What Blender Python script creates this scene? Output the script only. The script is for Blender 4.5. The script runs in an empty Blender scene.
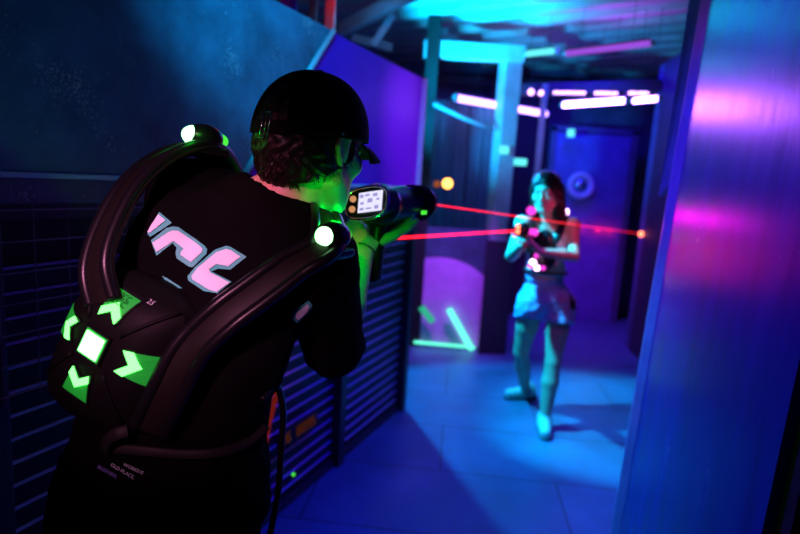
import bpy, bmesh, math, random
import numpy as np
from mathutils import Vector, Matrix, noise
from mathutils.bvhtree import BVHTree

random.seed(7); np.random.seed(7)
C = bpy.context.scene.collection
PI = math.pi
V = Vector

# ------------------------------------------------------------------ camera
FPX = 555.0
PITCH = math.atan(86.4 / FPX)
ROLL = 0.060
CAM_LOC = V((0, 0, 1.5))
CAM_R = Matrix.Rotation(PI / 2 - PITCH, 3, 'X') @ Matrix.Rotation(ROLL, 3, 'Z')
cd = bpy.data.cameras.new('camera')
cam = bpy.data.objects.new('camera', cd); C.objects.link(cam)
cam.matrix_world = Matrix.Translation(CAM_LOC) @ CAM_R.to_4x4()
cd.sensor_width = 36.0
cd.lens = FPX * 36.0 / 800.0
cd.clip_start = 0.05
cd.dof.use_dof = True
cd.dof.focus_distance = 0.93
cd.dof.aperture_fstop = 2.4
bpy.context.scene.camera = cam


def ray(px, py):
    return (CAM_R @ V(((px - 400) / FPX, (267 - py) / FPX, -1.0)))


def P(px, py, Y):
    d = ray(px, py)
    return CAM_LOC + d * (Y / d.y)


def G(px, py):
    d = ray(px, py)
    return CAM_LOC + d * (-1.5 / d.z)


# ------------------------------------------------------------------ materials
def mat(name, col, rough=0.5, metal=0.0, emit=None, strength=0.0, var=0.0, vscale=6.0,
        specks=0.0, bump=0.0, bscale=40.0, spec=0.5, stretch=(1, 1, 1), rvar=0.0, coat=0.0, sss=0.0):
    m = bpy.data.materials.new(name); m.use_nodes = True
    nt = m.node_tree; n = nt.nodes; l = nt.links
    b = n['Principled BSDF']
    b.inputs['Base Color'].default_value = (*col, 1)
    b.inputs['Roughness'].default_value = rough
    b.inputs['Metallic'].default_value = metal
    b.inputs['Specular IOR Level'].default_value = spec
    b.inputs['Coat Weight'].default_value = coat
    if sss:
        b.inputs['Subsurface Weight'].default_value = sss
        b.inputs['Subsurface Radius'].default_value = (0.01, 0.004, 0.002)
        b.inputs['Subsurface Scale'].default_value = 0.5
    if emit:
        b.inputs['Emission Color'].default_value = (*emit, 1)
        b.inputs['Emission Strength'].default_value = strength
    tc = n.new('ShaderNodeTexCoord')
    mp = n.new('ShaderNodeMapping'); mp.inputs['Scale'].default_value = stretch
    l.new(tc.outputs['Object'], mp.inputs['Vector'])
    if var or specks or rvar:
        nz = n.new('ShaderNodeTexNoise'); nz.inputs['Scale'].default_value = vscale
        nz.inputs['Detail'].default_value = 6; nz.inputs['Roughness'].default_value = 0.65
        l.new(mp.outputs['Vector'], nz.inputs['Vector'])
        rp = n.new('ShaderNodeValToRGB')
        rp.color_ramp.elements[0].position = 0.3; rp.color_ramp.elements[1].position = 0.72
        rp.color_ramp.elements[0].color = (*[c * (1 - var) for c in col], 1)
        rp.color_ramp.elements[1].color = (*[min(1, c * (1 + var)) for c in col], 1)
        l.new(nz.outputs['Fac'], rp.inputs['Fac'])
        out = rp.outputs['Color']
        if rvar:
            mr = n.new('ShaderNodeMapRange')
            mr.inputs['To Min'].default_value = max(0.02, rough - rvar); mr.inputs['To Max'].default_value = rough + rvar
            l.new(nz.outputs['Fac'], mr.inputs['Value']); l.new(mr.outputs['Result'], b.inputs['Roughness'])
        if specks:
            n2 = n.new('ShaderNodeTexNoise'); n2.inputs['Scale'].default_value = 130; n2.inputs['Detail'].default_value = 1
            n3 = n.new('ShaderNodeTexNoise'); n3.inputs['Scale'].default_value = 5
            l.new(tc.outputs['Object'], n2.inputs['Vector']); l.new(tc.outputs['Object'], n3.inputs['Vector'])
            ad = n.new('ShaderNodeMath'); ad.operation = 'ADD'
            l.new(n2.outputs['Fac'], ad.inputs[0]); l.new(n3.outputs['Fac'], ad.inputs[1])
            r2 = n.new('ShaderNodeValToRGB'); r2.color_ramp.elements[0].position = 0.62; r2.color_ramp.elements[1].position = 0.66
            mu = n.new('ShaderNodeMath'); mu.operation = 'MULTIPLY'; mu.inputs[1].default_value = 0.5
            l.new(ad.outputs[0], mu.inputs[0]); l.new(mu.outputs[0], r2.inputs['Fac'])
            mx = n.new('ShaderNodeMixRGB'); mx.inputs[2].default_value = (0.75, 0.85, 0.75, 1)
            m2 = n.new('ShaderNodeMath'); m2.operation = 'MULTIPLY'; m2.inputs[1].default_value = specks
            l.new(r2.outputs['Color'], m2.inputs[0]); l.new(m2.outputs[0], mx.inputs[0]); l.new(out, mx.inputs[1])
            out = mx.outputs['Color']
        l.new(out, b.inputs['Base Color'])
    if bump:
        nb = n.new('ShaderNodeTexNoise'); nb.inputs['Scale'].default_value = bscale; nb.inputs['Detail'].default_value = 3
        l.new(mp.outputs['Vector'], nb.inputs['Vector'])
        bu = n.new('ShaderNodeBump'); bu.inputs['Strength'].default_value = bump; bu.inputs['Distance'].default_value = 0.01
        l.new(nb.outputs['Fac'], bu.inputs['Height']); l.new(bu.outputs['Normal'], b.inputs['Normal'])
    return m


def glow(name, col, strength, clear=False):
    m = bpy.data.materials.new(name); m.use_nodes = True
    nt = m.node_tree; nt.nodes.clear()
    o = nt.nodes.new('ShaderNodeOutputMaterial'); e = nt.nodes.new('ShaderNodeEmission')
    e.inputs['Color'].default_value = (*col, 1); e.inputs['Strength'].default_value = strength
    if clear:
        t = nt.nodes.new('ShaderNodeBsdfTransparent'); a = nt.nodes.new('ShaderNodeAddShader')
        nt.links.new(e.outputs[0], a.inputs[0]); nt.links.new(t.outputs[0], a.inputs[1])
        nt.links.new(a.outputs[0], o.inputs['Surface'])
    else:
        nt.links.new(e.outputs[0], o.inputs['Surface'])
    return m


def floor_mat():
    m = mat('floor_concrete', (0.06, 0.14, 0.27), 0.42, var=0.25, vscale=3.0, bump=0.12, bscale=60, rvar=0.14)
    nt = m.node_tree; n = nt.nodes; l = nt.links
    b = n['Principled BSDF']
    src = b.inputs['Base Color'].links[0].from_socket
    tc = n.new('ShaderNodeTexCoord'); mp = n.new('ShaderNodeMapping')
    mp.inputs['Rotation'].default_value = (0, 0, 0.10)
    l.new(tc.outputs['Object'], mp.inputs['Vector'])
    br = n.new('ShaderNodeTexBrick')
    br.inputs['Color1'].default_value = (1, 1, 1, 1); br.inputs['Color2'].default_value = (0.86, 0.86, 0.86, 1)
    br.inputs['Mortar'].default_value = (0.35, 0.35, 0.35, 1)
    br.inputs['Scale'].default_value = 1.0; br.inputs['Mortar Size'].default_value = 0.006
    br.inputs['Brick Width'].default_value = 1.2; br.inputs['Row Height'].default_value = 0.55
    l.new(mp.outputs['Vector'], br.inputs['Vector'])
    mx = n.new('ShaderNodeMixRGB'); mx.blend_type = 'MULTIPLY'; mx.inputs[0].default_value = 1.0
    l.new(src, mx.inputs[1]); l.new(br.outputs['Color'], mx.inputs[2])
    l.new(mx.outputs['Color'], b.inputs['Base Color'])
    return m


M = dict(
    floor=floor_mat(),
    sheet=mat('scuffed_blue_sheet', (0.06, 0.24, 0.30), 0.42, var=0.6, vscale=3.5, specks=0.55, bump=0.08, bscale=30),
    violet_lit_sheet=mat('smooth_violet_lit_sheet', (0.30, 0.015, 0.62), 0.40, var=0.15, vscale=2.0, spec=0.15),  # violet light is put into this sheet's colour
    edge=mat('bare_metal_edge', (0.60, 0.85, 0.80), 0.4),
    ledge=mat('dark_ledge', (0.10, 0.13, 0.15), 0.5, var=0.4, specks=0.5),
    slat=mat('slat_paint', (0.016, 0.016, 0.022), 0.5, var=0.3, spec=0.25),
    slat_lit=mat('slat_lit_edge', (0.60, 0.45, 0.85), 0.35),  # light on the slat tops is put into this colour
    dark=mat('dark_board', (0.010, 0.011, 0.012), 0.7, var=0.3),
    post=mat('dark_post', (0.03, 0.028, 0.03), 0.5, var=0.3),
    wire=mat('mesh_wire', (0.34, 0.22, 0.22), 0.45, metal=0.2),
    panel=mat('glossy_blue_panel', (0.012, 0.003, 0.30), 0.25, var=0.25, vscale=4.0, bump=0.07, bscale=9.0, stretch=(3, 3, 0.4), rvar=0.07, spec=0.55),
    flange=mat('pale_plastic_flange', (0.35, 0.50, 0.75), 0.3, var=0.2),
    olive=mat('olive_timber', (0.06, 0.055, 0.03), 0.7, var=0.5, vscale=30),
    roof=mat('corrugated_roof', (0.42, 0.46, 0.46), 0.45, var=0.12, vscale=4.0),
    beam=mat('roof_timber', (0.20, 0.22, 0.25), 0.6, var=0.3, vscale=12),
    darkbeam=mat('dark_timber', (0.06, 0.025, 0.06), 0.6, var=0.3, vscale=12),
    red_lit=mat('red_lit_post', (0.40, 0.05, 0.05), 0.5, var=0.2),  # red light on the posts is put into their colour
    pale=mat('pale_post', (0.45, 0.55, 0.60), 0.5, var=0.2),
    plank=mat('partition_planks', (0.10, 0.16, 0.22), 0.45, var=0.5, vscale=5, stretch=(4, 1, 0.4)),
    backwall=mat('back_wall_paint', (0.10, 0.09, 0.22), 0.5, var=0.3),
    door=mat('blue_door_panel', (0.16, 0.12, 0.50), 0.30, var=0.2),
    void=mat('dark_wall', (0.02, 0.02, 0.04), 0.8),
    disc=mat('violet_disc_paint', (0.75, 0.42, 0.95), 0.5, var=0.25, vscale=3),
    board=mat('teal_board', (0.06, 0.12, 0.16), 0.5, var=0.4),
    fixture=mat('fixture_white', (0.35, 0.35, 0.40), 0.4),
    black=mat('black_plastic', (0.004, 0.004, 0.0045), 0.55, bump=0.05, bscale=200, spec=0.08),
    gloss=mat('glossy_black_plastic', (0.006, 0.006, 0.008), 0.30, spec=0.25),
    strap=mat('strap_rubber', (0.009, 0.0075, 0.0065), 0.5, spec=0.14),
    grey=mat('grey_webbing', (0.012, 0.012, 0.012), 0.6, spec=0.2),
    chrome=mat('chrome', (0.8, 0.8, 0.85), 0.15, metal=1.0),
    skin=mat('skin', (0.62, 0.40, 0.30), 0.42, var=0.06, vscale=20, bump=0.03, bscale=150),
    skin_tan=mat('tan_skin', (0.50, 0.31, 0.23), 0.45, var=0.06, vscale=20),
    hair=mat('black_hair', (0.010, 0.008, 0.007), 0.4, spec=0.3),
    shirt=mat('black_jersey', (0.003, 0.003, 0.0036), 0.9, bump=0.15, bscale=300, spec=0.03),
    pants=mat('black_trousers', (0.004, 0.004, 0.005), 0.9, bump=0.15, bscale=200, spec=0.04),
    cap=mat('black_cap_cloth', (0.004, 0.004, 0.0045), 0.85, bump=0.2, bscale=350, spec=0.1),
    pink=mat('pink_print', (0.74, 0.86, 0.90), 0.6),
    cyan=mat('cyan_print', (0.06, 0.52, 0.42), 0.6),
    shoe=mat('pale_shoe', (0.45, 0.48, 0.52), 0.6, var=0.15, vscale=25),
    sole=mat('shoe_sole', (0.10, 0.10, 0.12), 0.7),
    shorts=mat('violet_lit_shorts', (0.42, 0.30, 0.66), 0.75, bump=0.2, bscale=25),  # white cloth with violet light put into the colour
    stripe=mat('black_stripe', (0.01, 0.01, 0.012), 0.7),
    tank=mat('white_top', (0.55, 0.58, 0.62), 0.75),
    eye=mat('eye', (0.6, 0.6, 0.6), 0.15),
    lip=mat('lips', (0.45, 0.14, 0.14), 0.4),
    greenglass=mat('green_diffuser', (0.02, 0.35, 0.05), 0.3, emit=(0.0, 1.0, 0.03), strength=0.16),
)
GL = dict(
    green=glow('green_lamp', (0.20, 1.0, 0.22), 5.0),
    greenhot=glow('green_chevron', (0.12, 1.0, 0.13), 4.5),
    pod=glow('pod_lamp', (0.32, 1.0, 0.36), 4.2),
    greendim=glow('green_status', (0.08, 0.9, 0.06), 1.0),
    tube=glow('violet_tube', (0.40, 0.19, 1.0), 25.0),
    tubedim=glow('violet_tube_dim', (0.40, 0.22, 1.0), 7.0),
    led=glow('led_dots', (0.6, 0.3, 1.0), 6.0),
    purple=glow('purple_strip', (0.42, 0.10, 0.95), 0.8),
    teal=glow('teal_lamp', (0.12, 0.85, 0.90), 1.3),
    warm=glow('warm_bulb', (1.0, 0.42, 0.07), 5.0),
    warmdim=glow('warm_bulb_dim', (0.9, 0.22, 0.05), 0.35),
    neon=glow('green_neon', (0.12, 0.9, 0.62), 1.6),
    neondim=glow('green_neon_dim', (0.05, 0.75, 0.45), 0.6),
    laser=glow('laser_light', (1.0, 0.008, 0.022), 1.4, True),
    laserthin=glow('laser_light_thin', (1.0, 0.010, 0.025), 0.7, True),
    red=glow('red_dot', (1.0, 0.16, 0.08), 5.0),
    magenta=glow('magenta_lamp', (1.0, 0.05, 0.75), 1.6),
    magentahot=glow('magenta_hot_lamp', (1.0, 0.50, 0.95), 7.0),
    screen=glow('screen_light', (0.74, 0.72, 1.0), 1.15),
    amber=glow('amber_button', (1.0, 0.45, 0.20), 0.6),
    orange=glow('orange_digits', (1.0, 0.20, 0.02), 0.07),
)


# ------------------------------------------------------------------ builders
def tag(o, label=None, cat=None, group=None, kind=None):
    if label: o['label'] = label
    if cat: o['category'] = cat
    if group: o['group'] = group
    if kind: o['kind'] = kind
    return o


def empty(name, loc, label, cat, group=None):
    o = bpy.data.objects.new(name, None); C.objects.link(o)
    o.location = loc; o.empty_display_size = 0.1
    bpy.context.view_layer.update()
    return tag(o, label, cat, group)


def link(name, me, material, parent=None, smooth=False):
    o = bpy.data.objects.new(name, me); C.objects.link(o)
    if material is not None:
        me.materials.append(material)
    if smooth:
        me.polygons.foreach_set('use_smooth', [True] * len(me.polygons))
    if parent is not None:
        o.parent = parent
        o.matrix_parent_inverse = parent_inv(parent)
    return o


def parent_inv(p):
    return Matrix.Translation(-p.location) if p.type == 'EMPTY' else Matrix.Identity(4)


def frame(fwd, up):
    f = V(fwd).normalized(); u = V(up); u = (u - f * u.dot(f)).normalized()
    r = f.cross(u)
    return Matrix((r, f, u)).transposed()          # columns right, forward, up


class MB:
    def __init__(s): s.bm = bmesh.new()

    def box(s, c, size, R=None, bev=0.0):
        t = bmesh.new()
        bmesh.ops.create_cube(t, size=1.0)
        for v in t.verts: v.co = V((v.co.x * size[0], v.co.y * size[1], v.co.z * size[2]))
        if bev:
            bmesh.ops.bevel(t, geom=t.edges[:], offset=bev, segments=2, affect='EDGES', profile=0.6)
        m = (R.to_4x4() if R is not None else Matrix.Identity(4))
        t.transform(Matrix.Translation(V(c)) @ m)
        s.add(t); return s

    def add(s, t):
        me = bpy.data.meshes.new('tmp'); t.to_mesh(me); t.free()
        s.bm.from_mesh(me); bpy.data.meshes.remove(me)

    def tube(s, pts, r, seg=10, cap=True, flat=1.0, up=None, closed=False):
        pts = [V(p) for p in pts]; n = len(pts)
        rs = r if isinstance(r, (list, tuple)) else [r] * n
        rings = []; prev = None
        for i, p in enumerate(pts):
            a = pts[(i - 1) % n] if closed or i > 0 else pts[i]
            b = pts[(i + 1) % n] if closed or i < n - 1 else pts[i]
            d = (b - a).normalized()
            if up is not None:
                uu = up[i] if isinstance(up, list) else up
                x = d.cross(V(uu)).normalized()
            elif prev is None:
                x = d.orthogonal().normalized()
            else:
                x = (prev - d * prev.dot(d)).normalized()
            prev = x
            y = x.cross(d).normalized()
            rings.append([s.bm.verts.new(p + x * math.cos(2 * PI * k / seg) * rs[i] + y * math.sin(2 * PI * k / seg) * rs[i] * flat) for k in range(seg)])
        m = n if closed else n - 1
        for i in range(m):
            A, B = rings[i], rings[(i + 1) % n]
            for k in range(seg):
                s.bm.faces.new((A[k], A[(k + 1) % seg], B[(k + 1) % seg], B[k]))
        if cap and not closed:
            s.bm.faces.new(rings[0][::-1]); s.bm.faces.new(rings[-1])
        return s

    def lathe(s, c, axis, prof, seg=28):
        ax = V(axis).normalized(); x = ax.orthogonal().normalized(); y = ax.cross(x)
        rings = []
        for (h, r) in prof:
            if r < 1e-6:
                rings.append([s.bm.verts.new(V(c) + ax * h)])
            else:
                rings.append([s.bm.verts.new(V(c) + ax * h + (x * math.cos(2 * PI * k / seg) + y * math.sin(2 * PI * k / seg)) * r) for k in range(seg)])
        for A, B in zip(rings, rings[1:]):
            for k in range(seg):
                k2 = (k + 1) % seg
                f = [A[k % len(A)], A[k2 % len(A)], B[k2 % len(B)], B[k % len(B)]]
                f = list(dict.fromkeys(f))
                if len(f) > 2: s.bm.faces.new(f)
        return s

    def prism(s, poly, n, th):
        """closed planar polygon (3-D points) extruded by th along n"""
        n = V(n).normalized()
        a = [s.bm.verts.new(V(p)) for p in poly]; b = [s.bm.verts.new(V(p) + n * th) for p in poly]
        s.bm.faces.new(a[::-1]); s.bm.faces.new(b)
        for i in range(len(a)):
            j = (i + 1) % len(a); s.bm.faces.new((a[i], a[j], b[j], b[i]))
        return s

    def sphere(s, c, r, R=None, u=16, v=10):
        t = bmesh.new(); bmesh.ops.create_uvsphere(t, u_segments=u, v_segments=v, radius=1)
        rr = (r, r, r) if not isinstance(r, (tuple, list)) else r
        for q in t.verts: q.co = V((q.co.x * rr[0], q.co.y * rr[1], q.co.z * rr[2]))
        t.transform(Matrix.Translation(V(c)) @ (R.to_4x4() if R is not None else Matrix.Identity(4)))
        s.add(t); return s

    def grid(s, f, nu, nv):
        g = [[s.bm.verts.new(f(i / nu, j / nv)) for j in range(nv + 1)] for i in range(nu + 1)]
        for i in range(nu):
            for j in range(nv):
                s.bm.faces.new((g[i][j], g[i + 1][j], g[i + 1][j + 1], g[i][j + 1]))
        return s

    def build(s, name, material, parent=None, smooth=False, angle=None):
        bmesh.ops.recalc_face_normals(s.bm, faces=s.bm.faces[:])
        me = bpy.data.meshes.new(name); s.bm.to_mesh(me); s.bm.free()
        o = link(name, me, material, parent, smooth)
        if smooth and angle:
            me.set_sharp_from_angle(angle=math.radians(angle))
        return o


def spline(pts, n=8):
    pts = [V(p) for p in pts]; out = []
    for i in range(len(pts) - 1):
        p0 = pts[max(i - 1, 0)]; p1 = pts[i]; p2 = pts[i + 1]; p3 = pts[min(i + 2, len(pts) - 1)]
        for k in range(n):
            t = k / n
            out.append(0.5 * ((2 * p1) + (p2 - p0) * t + (2 * p0 - 5 * p1 + 4 * p2 - p3) * t * t + (3 * p1 - p0 - 3 * p2 + p3) * t ** 3))
    out.append(pts[-1]); return out


# ------------------------------------------------------------------ organic surfaces (distance fields meshed once)
def A(p): return np.array(tuple(p), dtype=np.float64)


def cap(a, b, ra, rb=None):
    a = A(a); b = A(b); rb = ra if rb is None else rb
    ba = b - a; bb = max(ba @ ba, 1e-12)

    def f(p):
        pa = p - a
        h = np.clip(pa @ ba / bb, 0, 1)
        return np.linalg.norm(pa - h[:, None] * ba, axis=1) - (ra + (rb - ra) * h)
    return f


def ell(c, r, R=None):
    c = A(c); r = np.array(r, dtype=np.float64); R = np.eye(3) if R is None else np.array(R)

    def f(p):
        q = (p - c) @ R
        k0 = np.linalg.norm(q / r, axis=1); k1 = np.linalg.norm(q / (r * r), axis=1)
        return k0 * (k0 - 1) / np.maximum(k1, 1e-9)
    return f


def half(c, n):
    c = A(c); n = A(V(n).normalized())
    return lambda p: (p - c) @ n            # negative on the side n points away from


def smin(a, b, k):
    if k <= 0: return np.minimum(a, b)
    h = np.clip(0.5 + 0.5 * (b - a) / k, 0, 1)
    return b * (1 - h) + a * h - k * h * (1 - h)


def smax(a, b, k): return -smin(-a, -b, k)


def union(fs, k=0.02):
    def f(p):
        d = fs[0](p)
        for g in fs[1:]: d = smin(d, g(p), k)
        return d
    return f


def join(f, g, k): return lambda p: smin(f(p), g(p), k)
def cut(f, g, k=0.004): return lambda p: smax(f(p), -g(p), k)
def clip(f, g, k=0.0): return lambda p: smax(f(p), g(p), k) if k else np.maximum(f(p), g(p))
def grow(f, t): return lambda p: f(p) - t


def wrinkle(f, amp, s, seed=0.0):
    def g(p):
        q = p * s + seed
        n = np.sin(q[:, 0] * 1.3 + 1.7 * np.sin(q[:, 1] * 0.7 + q[:, 2])) * np.sin(q[:, 2] * 1.1 + 1.3 * np.sin(q[:, 0] * 0.9 - q[:, 1]))
        return f(p) - amp * n
    return g


def mesh_sdf(name, f, lo, hi, h):
    lo = A(lo); hi = A(hi); B = 4
    n = np.ceil((hi - lo) / (h * B)).astype(int) + 1
    ci = np.stack(np.meshgrid(*[np.arange(k) for k in n], indexing='ij'), -1).reshape(-1, 3)
    cc = lo + (ci + 0.5) * h * B
    d = np.concatenate([f(c) for c in np.array_split(cc, max(1, len(cc) // 200000))])
    act = ci[np.abs(d) < h * B * 1.5]
    off = np.stack(np.meshgrid(*[np.arange(B)] * 3, indexing='ij'), -1).reshape(-1, 3)
    cells = (act[:, None, :] * B + off[None]).reshape(-1, 3)
    N = n * B + 2
    key = lambda c: (c[:, 0] * N[1] + c[:, 1]) * N[2] + c[:, 2]
    cor = np.stack(np.meshgrid([0, 1], [0, 1], [0, 1], indexing='ij'), -1).reshape(-1, 3)
    ck = np.stack([key(cells + o) for o in cor], 1)
    uk, inv = np.unique(ck.reshape(-1), return_inverse=True)
    uc = np.stack([uk // (N[1] * N[2]), (uk // N[2]) % N[1], uk % N[2]], 1)
    up = lo + uc * h
    ud = np.concatenate([f(c) for c in np.array_split(up, max(1, len(up) // 200000))])
    cdv = ud[inv.reshape(-1, 8)]
    sg = cdv < 0
    mix = sg.any(1) & ~sg.all(1)
    cells = cells[mix]; cdv = cdv[mix]
    acc = np.zeros((len(cells), 3)); cnt = np.zeros(len(cells))
    for i in range(8):
        for a in range(3):
            if cor[i, a] == 0:
                j = i + (4, 2, 1)[a]
                x, y = cdv[:, i], cdv[:, j]
                cr = (x < 0) != (y < 0)
                t = np.where(cr, x / np.where(cr, x - y, 1), 0)
                pt = np.repeat(cor[i][None].astype(float), len(cells), 0); pt[:, a] += t
                acc[cr] += pt[cr]; cnt[cr] += 1
    vert = lo + (cells + acc / cnt[:, None]) * h
    kk = key(cells); order = np.argsort(kk); ks = kk[order]
    faces = []
    for a in range(3):
        b, c = (a + 1) % 3, (a + 2) % 3
        eb = np.zeros(3, int); eb[b] = 1
        ec = np.zeros(3, int); ec[c] = 1
        j = (4, 2, 1)[a]
        x, y = cdv[:, 0], cdv[:, j]          # the edge at each cell's corner 0
        cr = np.nonzero((x < 0) != (y < 0))[0]
        base = cells[cr]; ids = []; ok = np.ones(len(cr), bool)
        for dlt in (np.zeros(3, int), -eb, -eb - ec, -ec):
            q = key(base + dlt); pos = np.clip(np.searchsorted(ks, q), 0, len(ks) - 1)
            ok &= ks[pos] == q; ids.append(order[pos])
        quad = np.stack(ids, 1)
        flip = x[cr] < 0
        quad[~flip] = quad[~flip][:, ::-1]
        faces.append(quad[ok])
    faces = np.concatenate(faces)
    me = bpy.data.meshes.new(name)
    me.vertices.add(len(vert)); me.vertices.foreach_set('co', vert.reshape(-1))
    me.loops.add(len(faces) * 4); me.loops.foreach_set('vertex_index', faces.reshape(-1).astype(np.int32))
    me.polygons.add(len(faces)); me.polygons.foreach_set('loop_start', np.arange(0, len(faces) * 4, 4, dtype=np.int32))
    me.update(calc_edges=True); me.validate()
    me.polygons.foreach_set('use_smooth', [True] * len(me.polygons))
    return me


def sdf_obj(name, f, lo, hi, h, material, parent):
    return link(name, mesh_sdf(name, f, lo, hi, h), material, parent)


def hand(wrist, d, n, l, curls, thumb_curl=0.5, s=1.0):
    """palm along d, palm faces n, thumb on the side l; curls = four (base, mid, tip) angles"""
    w = V(wrist); d = V(d).normalized(); n = V(n); n = (n - d * n.dot(d)).normalized()
    l0 = V(l); l = d.cross(n); l = l if l.dot(l0) > 0 else -l
    offs = (0.029, 0.010, -0.010, -0.028); lens = (0.070, 0.078, 0.072, 0.056); pal = (0.088, 0.092, 0.088, 0.080)
    palm = []; fing = []
    for i in range(4):
        mcp = w + d * pal[i] * s + l * offs[i] * s
        palm.append(cap(w + l * offs[i] * 0.55 * s + d * 0.005, mcp, 0.0145 * s, 0.0118 * s))
        a = 0; p = mcp; chain = []
        for fr, cu, r0, r1 in zip((0.45, 0.31, 0.24), curls[i], (0.0098, 0.0088, 0.0080), (0.0088, 0.0080, 0.0066)):
            a += cu
            q = p + (d * math.cos(a) + n * math.sin(a)) * lens[i] * fr * s
            chain.append(cap(p, q, r0 * s, r1 * s)); p = q
        fing.append(union(chain, 0.003))
    b = w + d * 0.022 * s + l * 0.022 * s + n * 0.004 * s
    c1 = b + (l * 0.62 + d * 0.70 + n * 0.30).normalized() * 0.045 * s
    c2 = c1 + (l * (0.55 - thumb_curl * 0.5) + d * 0.85 + n * (0.2 + thumb_curl * 0.6)).normalized() * 0.033 * s
    c3 = c2 + (l * (0.40 - thumb_curl) + d * 0.85 + n * (0.2 + thumb_curl)).normalized() * 0.027 * s
    th = union([cap(b, c1, 0.015 * s, 0.0115 * s), cap(c1, c2, 0.0108 * s, 0.0095 * s), cap(c2, c3, 0.0095 * s, 0.0075 * s)], 0.004)
    pm = union(palm, 0.012)
    fing.append(th)
    ff = union(fing, 0.0)
    return lambda p: smin(pm(p), ff(p), 0.006)


def head_field(c, R, s=1.0):
    """R columns: right, forward, up"""
    c = V(c)
    T = lambda x, y, z: c + (R @ V((x, y, z))) * s
    e = lambda x, y, z, a, b, cc: ell(T(x, y, z), (a * s, b * s, cc * s), R)
    k = lambda p, q, r0, r1: cap(T(*p), T(*q), r0 * s, r1 * s)
    f = e(0, -0.010, 0.020, 0.075, 0.095, 0.086)
    f = join(f, e(0, 0.030, -0.045, 0.056, 0.058, 0.078), 0.03)
    f = join(f, union([k((-0.054, 0.0, -0.060), (-0.012, 0.068, -0.103), 0.020, 0.018), k((0.054, 0.0, -0.060), (0.012, 0.068, -0.103), 0.020, 0.018)], 0.02), 0.025)
    for sx in (-1, 1):
        f = join(f, e(sx * 0.043, 0.060, -0.028, 0.021, 0.020, 0.018), 0.02)
    f = join(f, k((-0.034, 0.080, 0.022), (0.034, 0.080, 0.022), 0.011, 0.011), 0.016)
    for sx in (-1, 1):
        f = cut(f, e(sx * 0.031, 0.100, 0.004, 0.017, 0.018, 0.012), 0.010)
        f = join(f, e(sx * 0.031, 0.076, 0.003, 0.0125, 0.0125, 0.0125), 0.002)
    f = join(f, union([k((0, 0.088, 0.008), (0, 0.106, -0.032), 0.0075, 0.0105), k((-0.011, 0.096, -0.036), (0.011, 0.096, -0.036), 0.0075, 0.0075)], 0.008), 0.008)
    f = join(f, k((-0.018, 0.084, -0.060), (0.018, 0.084, -0.060), 0.0068, 0.0068), 0.005)
    f = join(f, k((-0.016, 0.084, -0.071), (0.016, 0.084, -0.071), 0.0072, 0.0072), 0.005)
    for sx in (-1, 1):
        pts = [(0.070, 0.012, -0.032), (0.075, 0.004, -0.008), (0.079, 0.006, 0.012), (0.085, -0.010, 0.023), (0.088, -0.026, 0.014), (0.086, -0.028, -0.006), (0.079, -0.014, -0.026), (0.073, 0.002, -0.040)]
        pts = [(sx * x, y - 0.004, z) for x, y, z in pts]
        ear = union([k(pts[i], pts[i + 1], 0.0052, 0.0052) for i in range(len(pts) - 1)], 0.004)
        ear = join(ear, e(sx * 0.075, -0.010, -0.006, 0.006, 0.017, 0.026), 0.006)
        f = join(f, ear, 0.005)
    return f, T



# ------------------------------------------------------------------ the maze: setting
def wallpt(s, z, o=0.0):
    """s metres along the left wall measured back from its far end, z up, o out of the wall towards the alley"""
    e = V((0.075, 3.54, 0)); t = V((0.397, 0.918, 0)); n = V((0.918, -0.397, 0))
    return e - t * s + n * o + V((0, 0, z))


WR = frame((0.397, 0.918, 0), (0, 0, 1))        # local x out of wall, y along wall, z up
WN = V((0.918, -0.397, 0)); WT = V((0.397, 0.918, 0))


def wbox(mb, s0, s1, z0, z1, o0, o1, bev=0.0):
    mb.box(wallpt((s0 + s1) / 2, (z0 + z1) / 2, (o0 + o1) / 2), (abs(o1 - o0), abs(s1 - s0), abs(z1 - z0)), WR, bev); return mb


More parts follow.
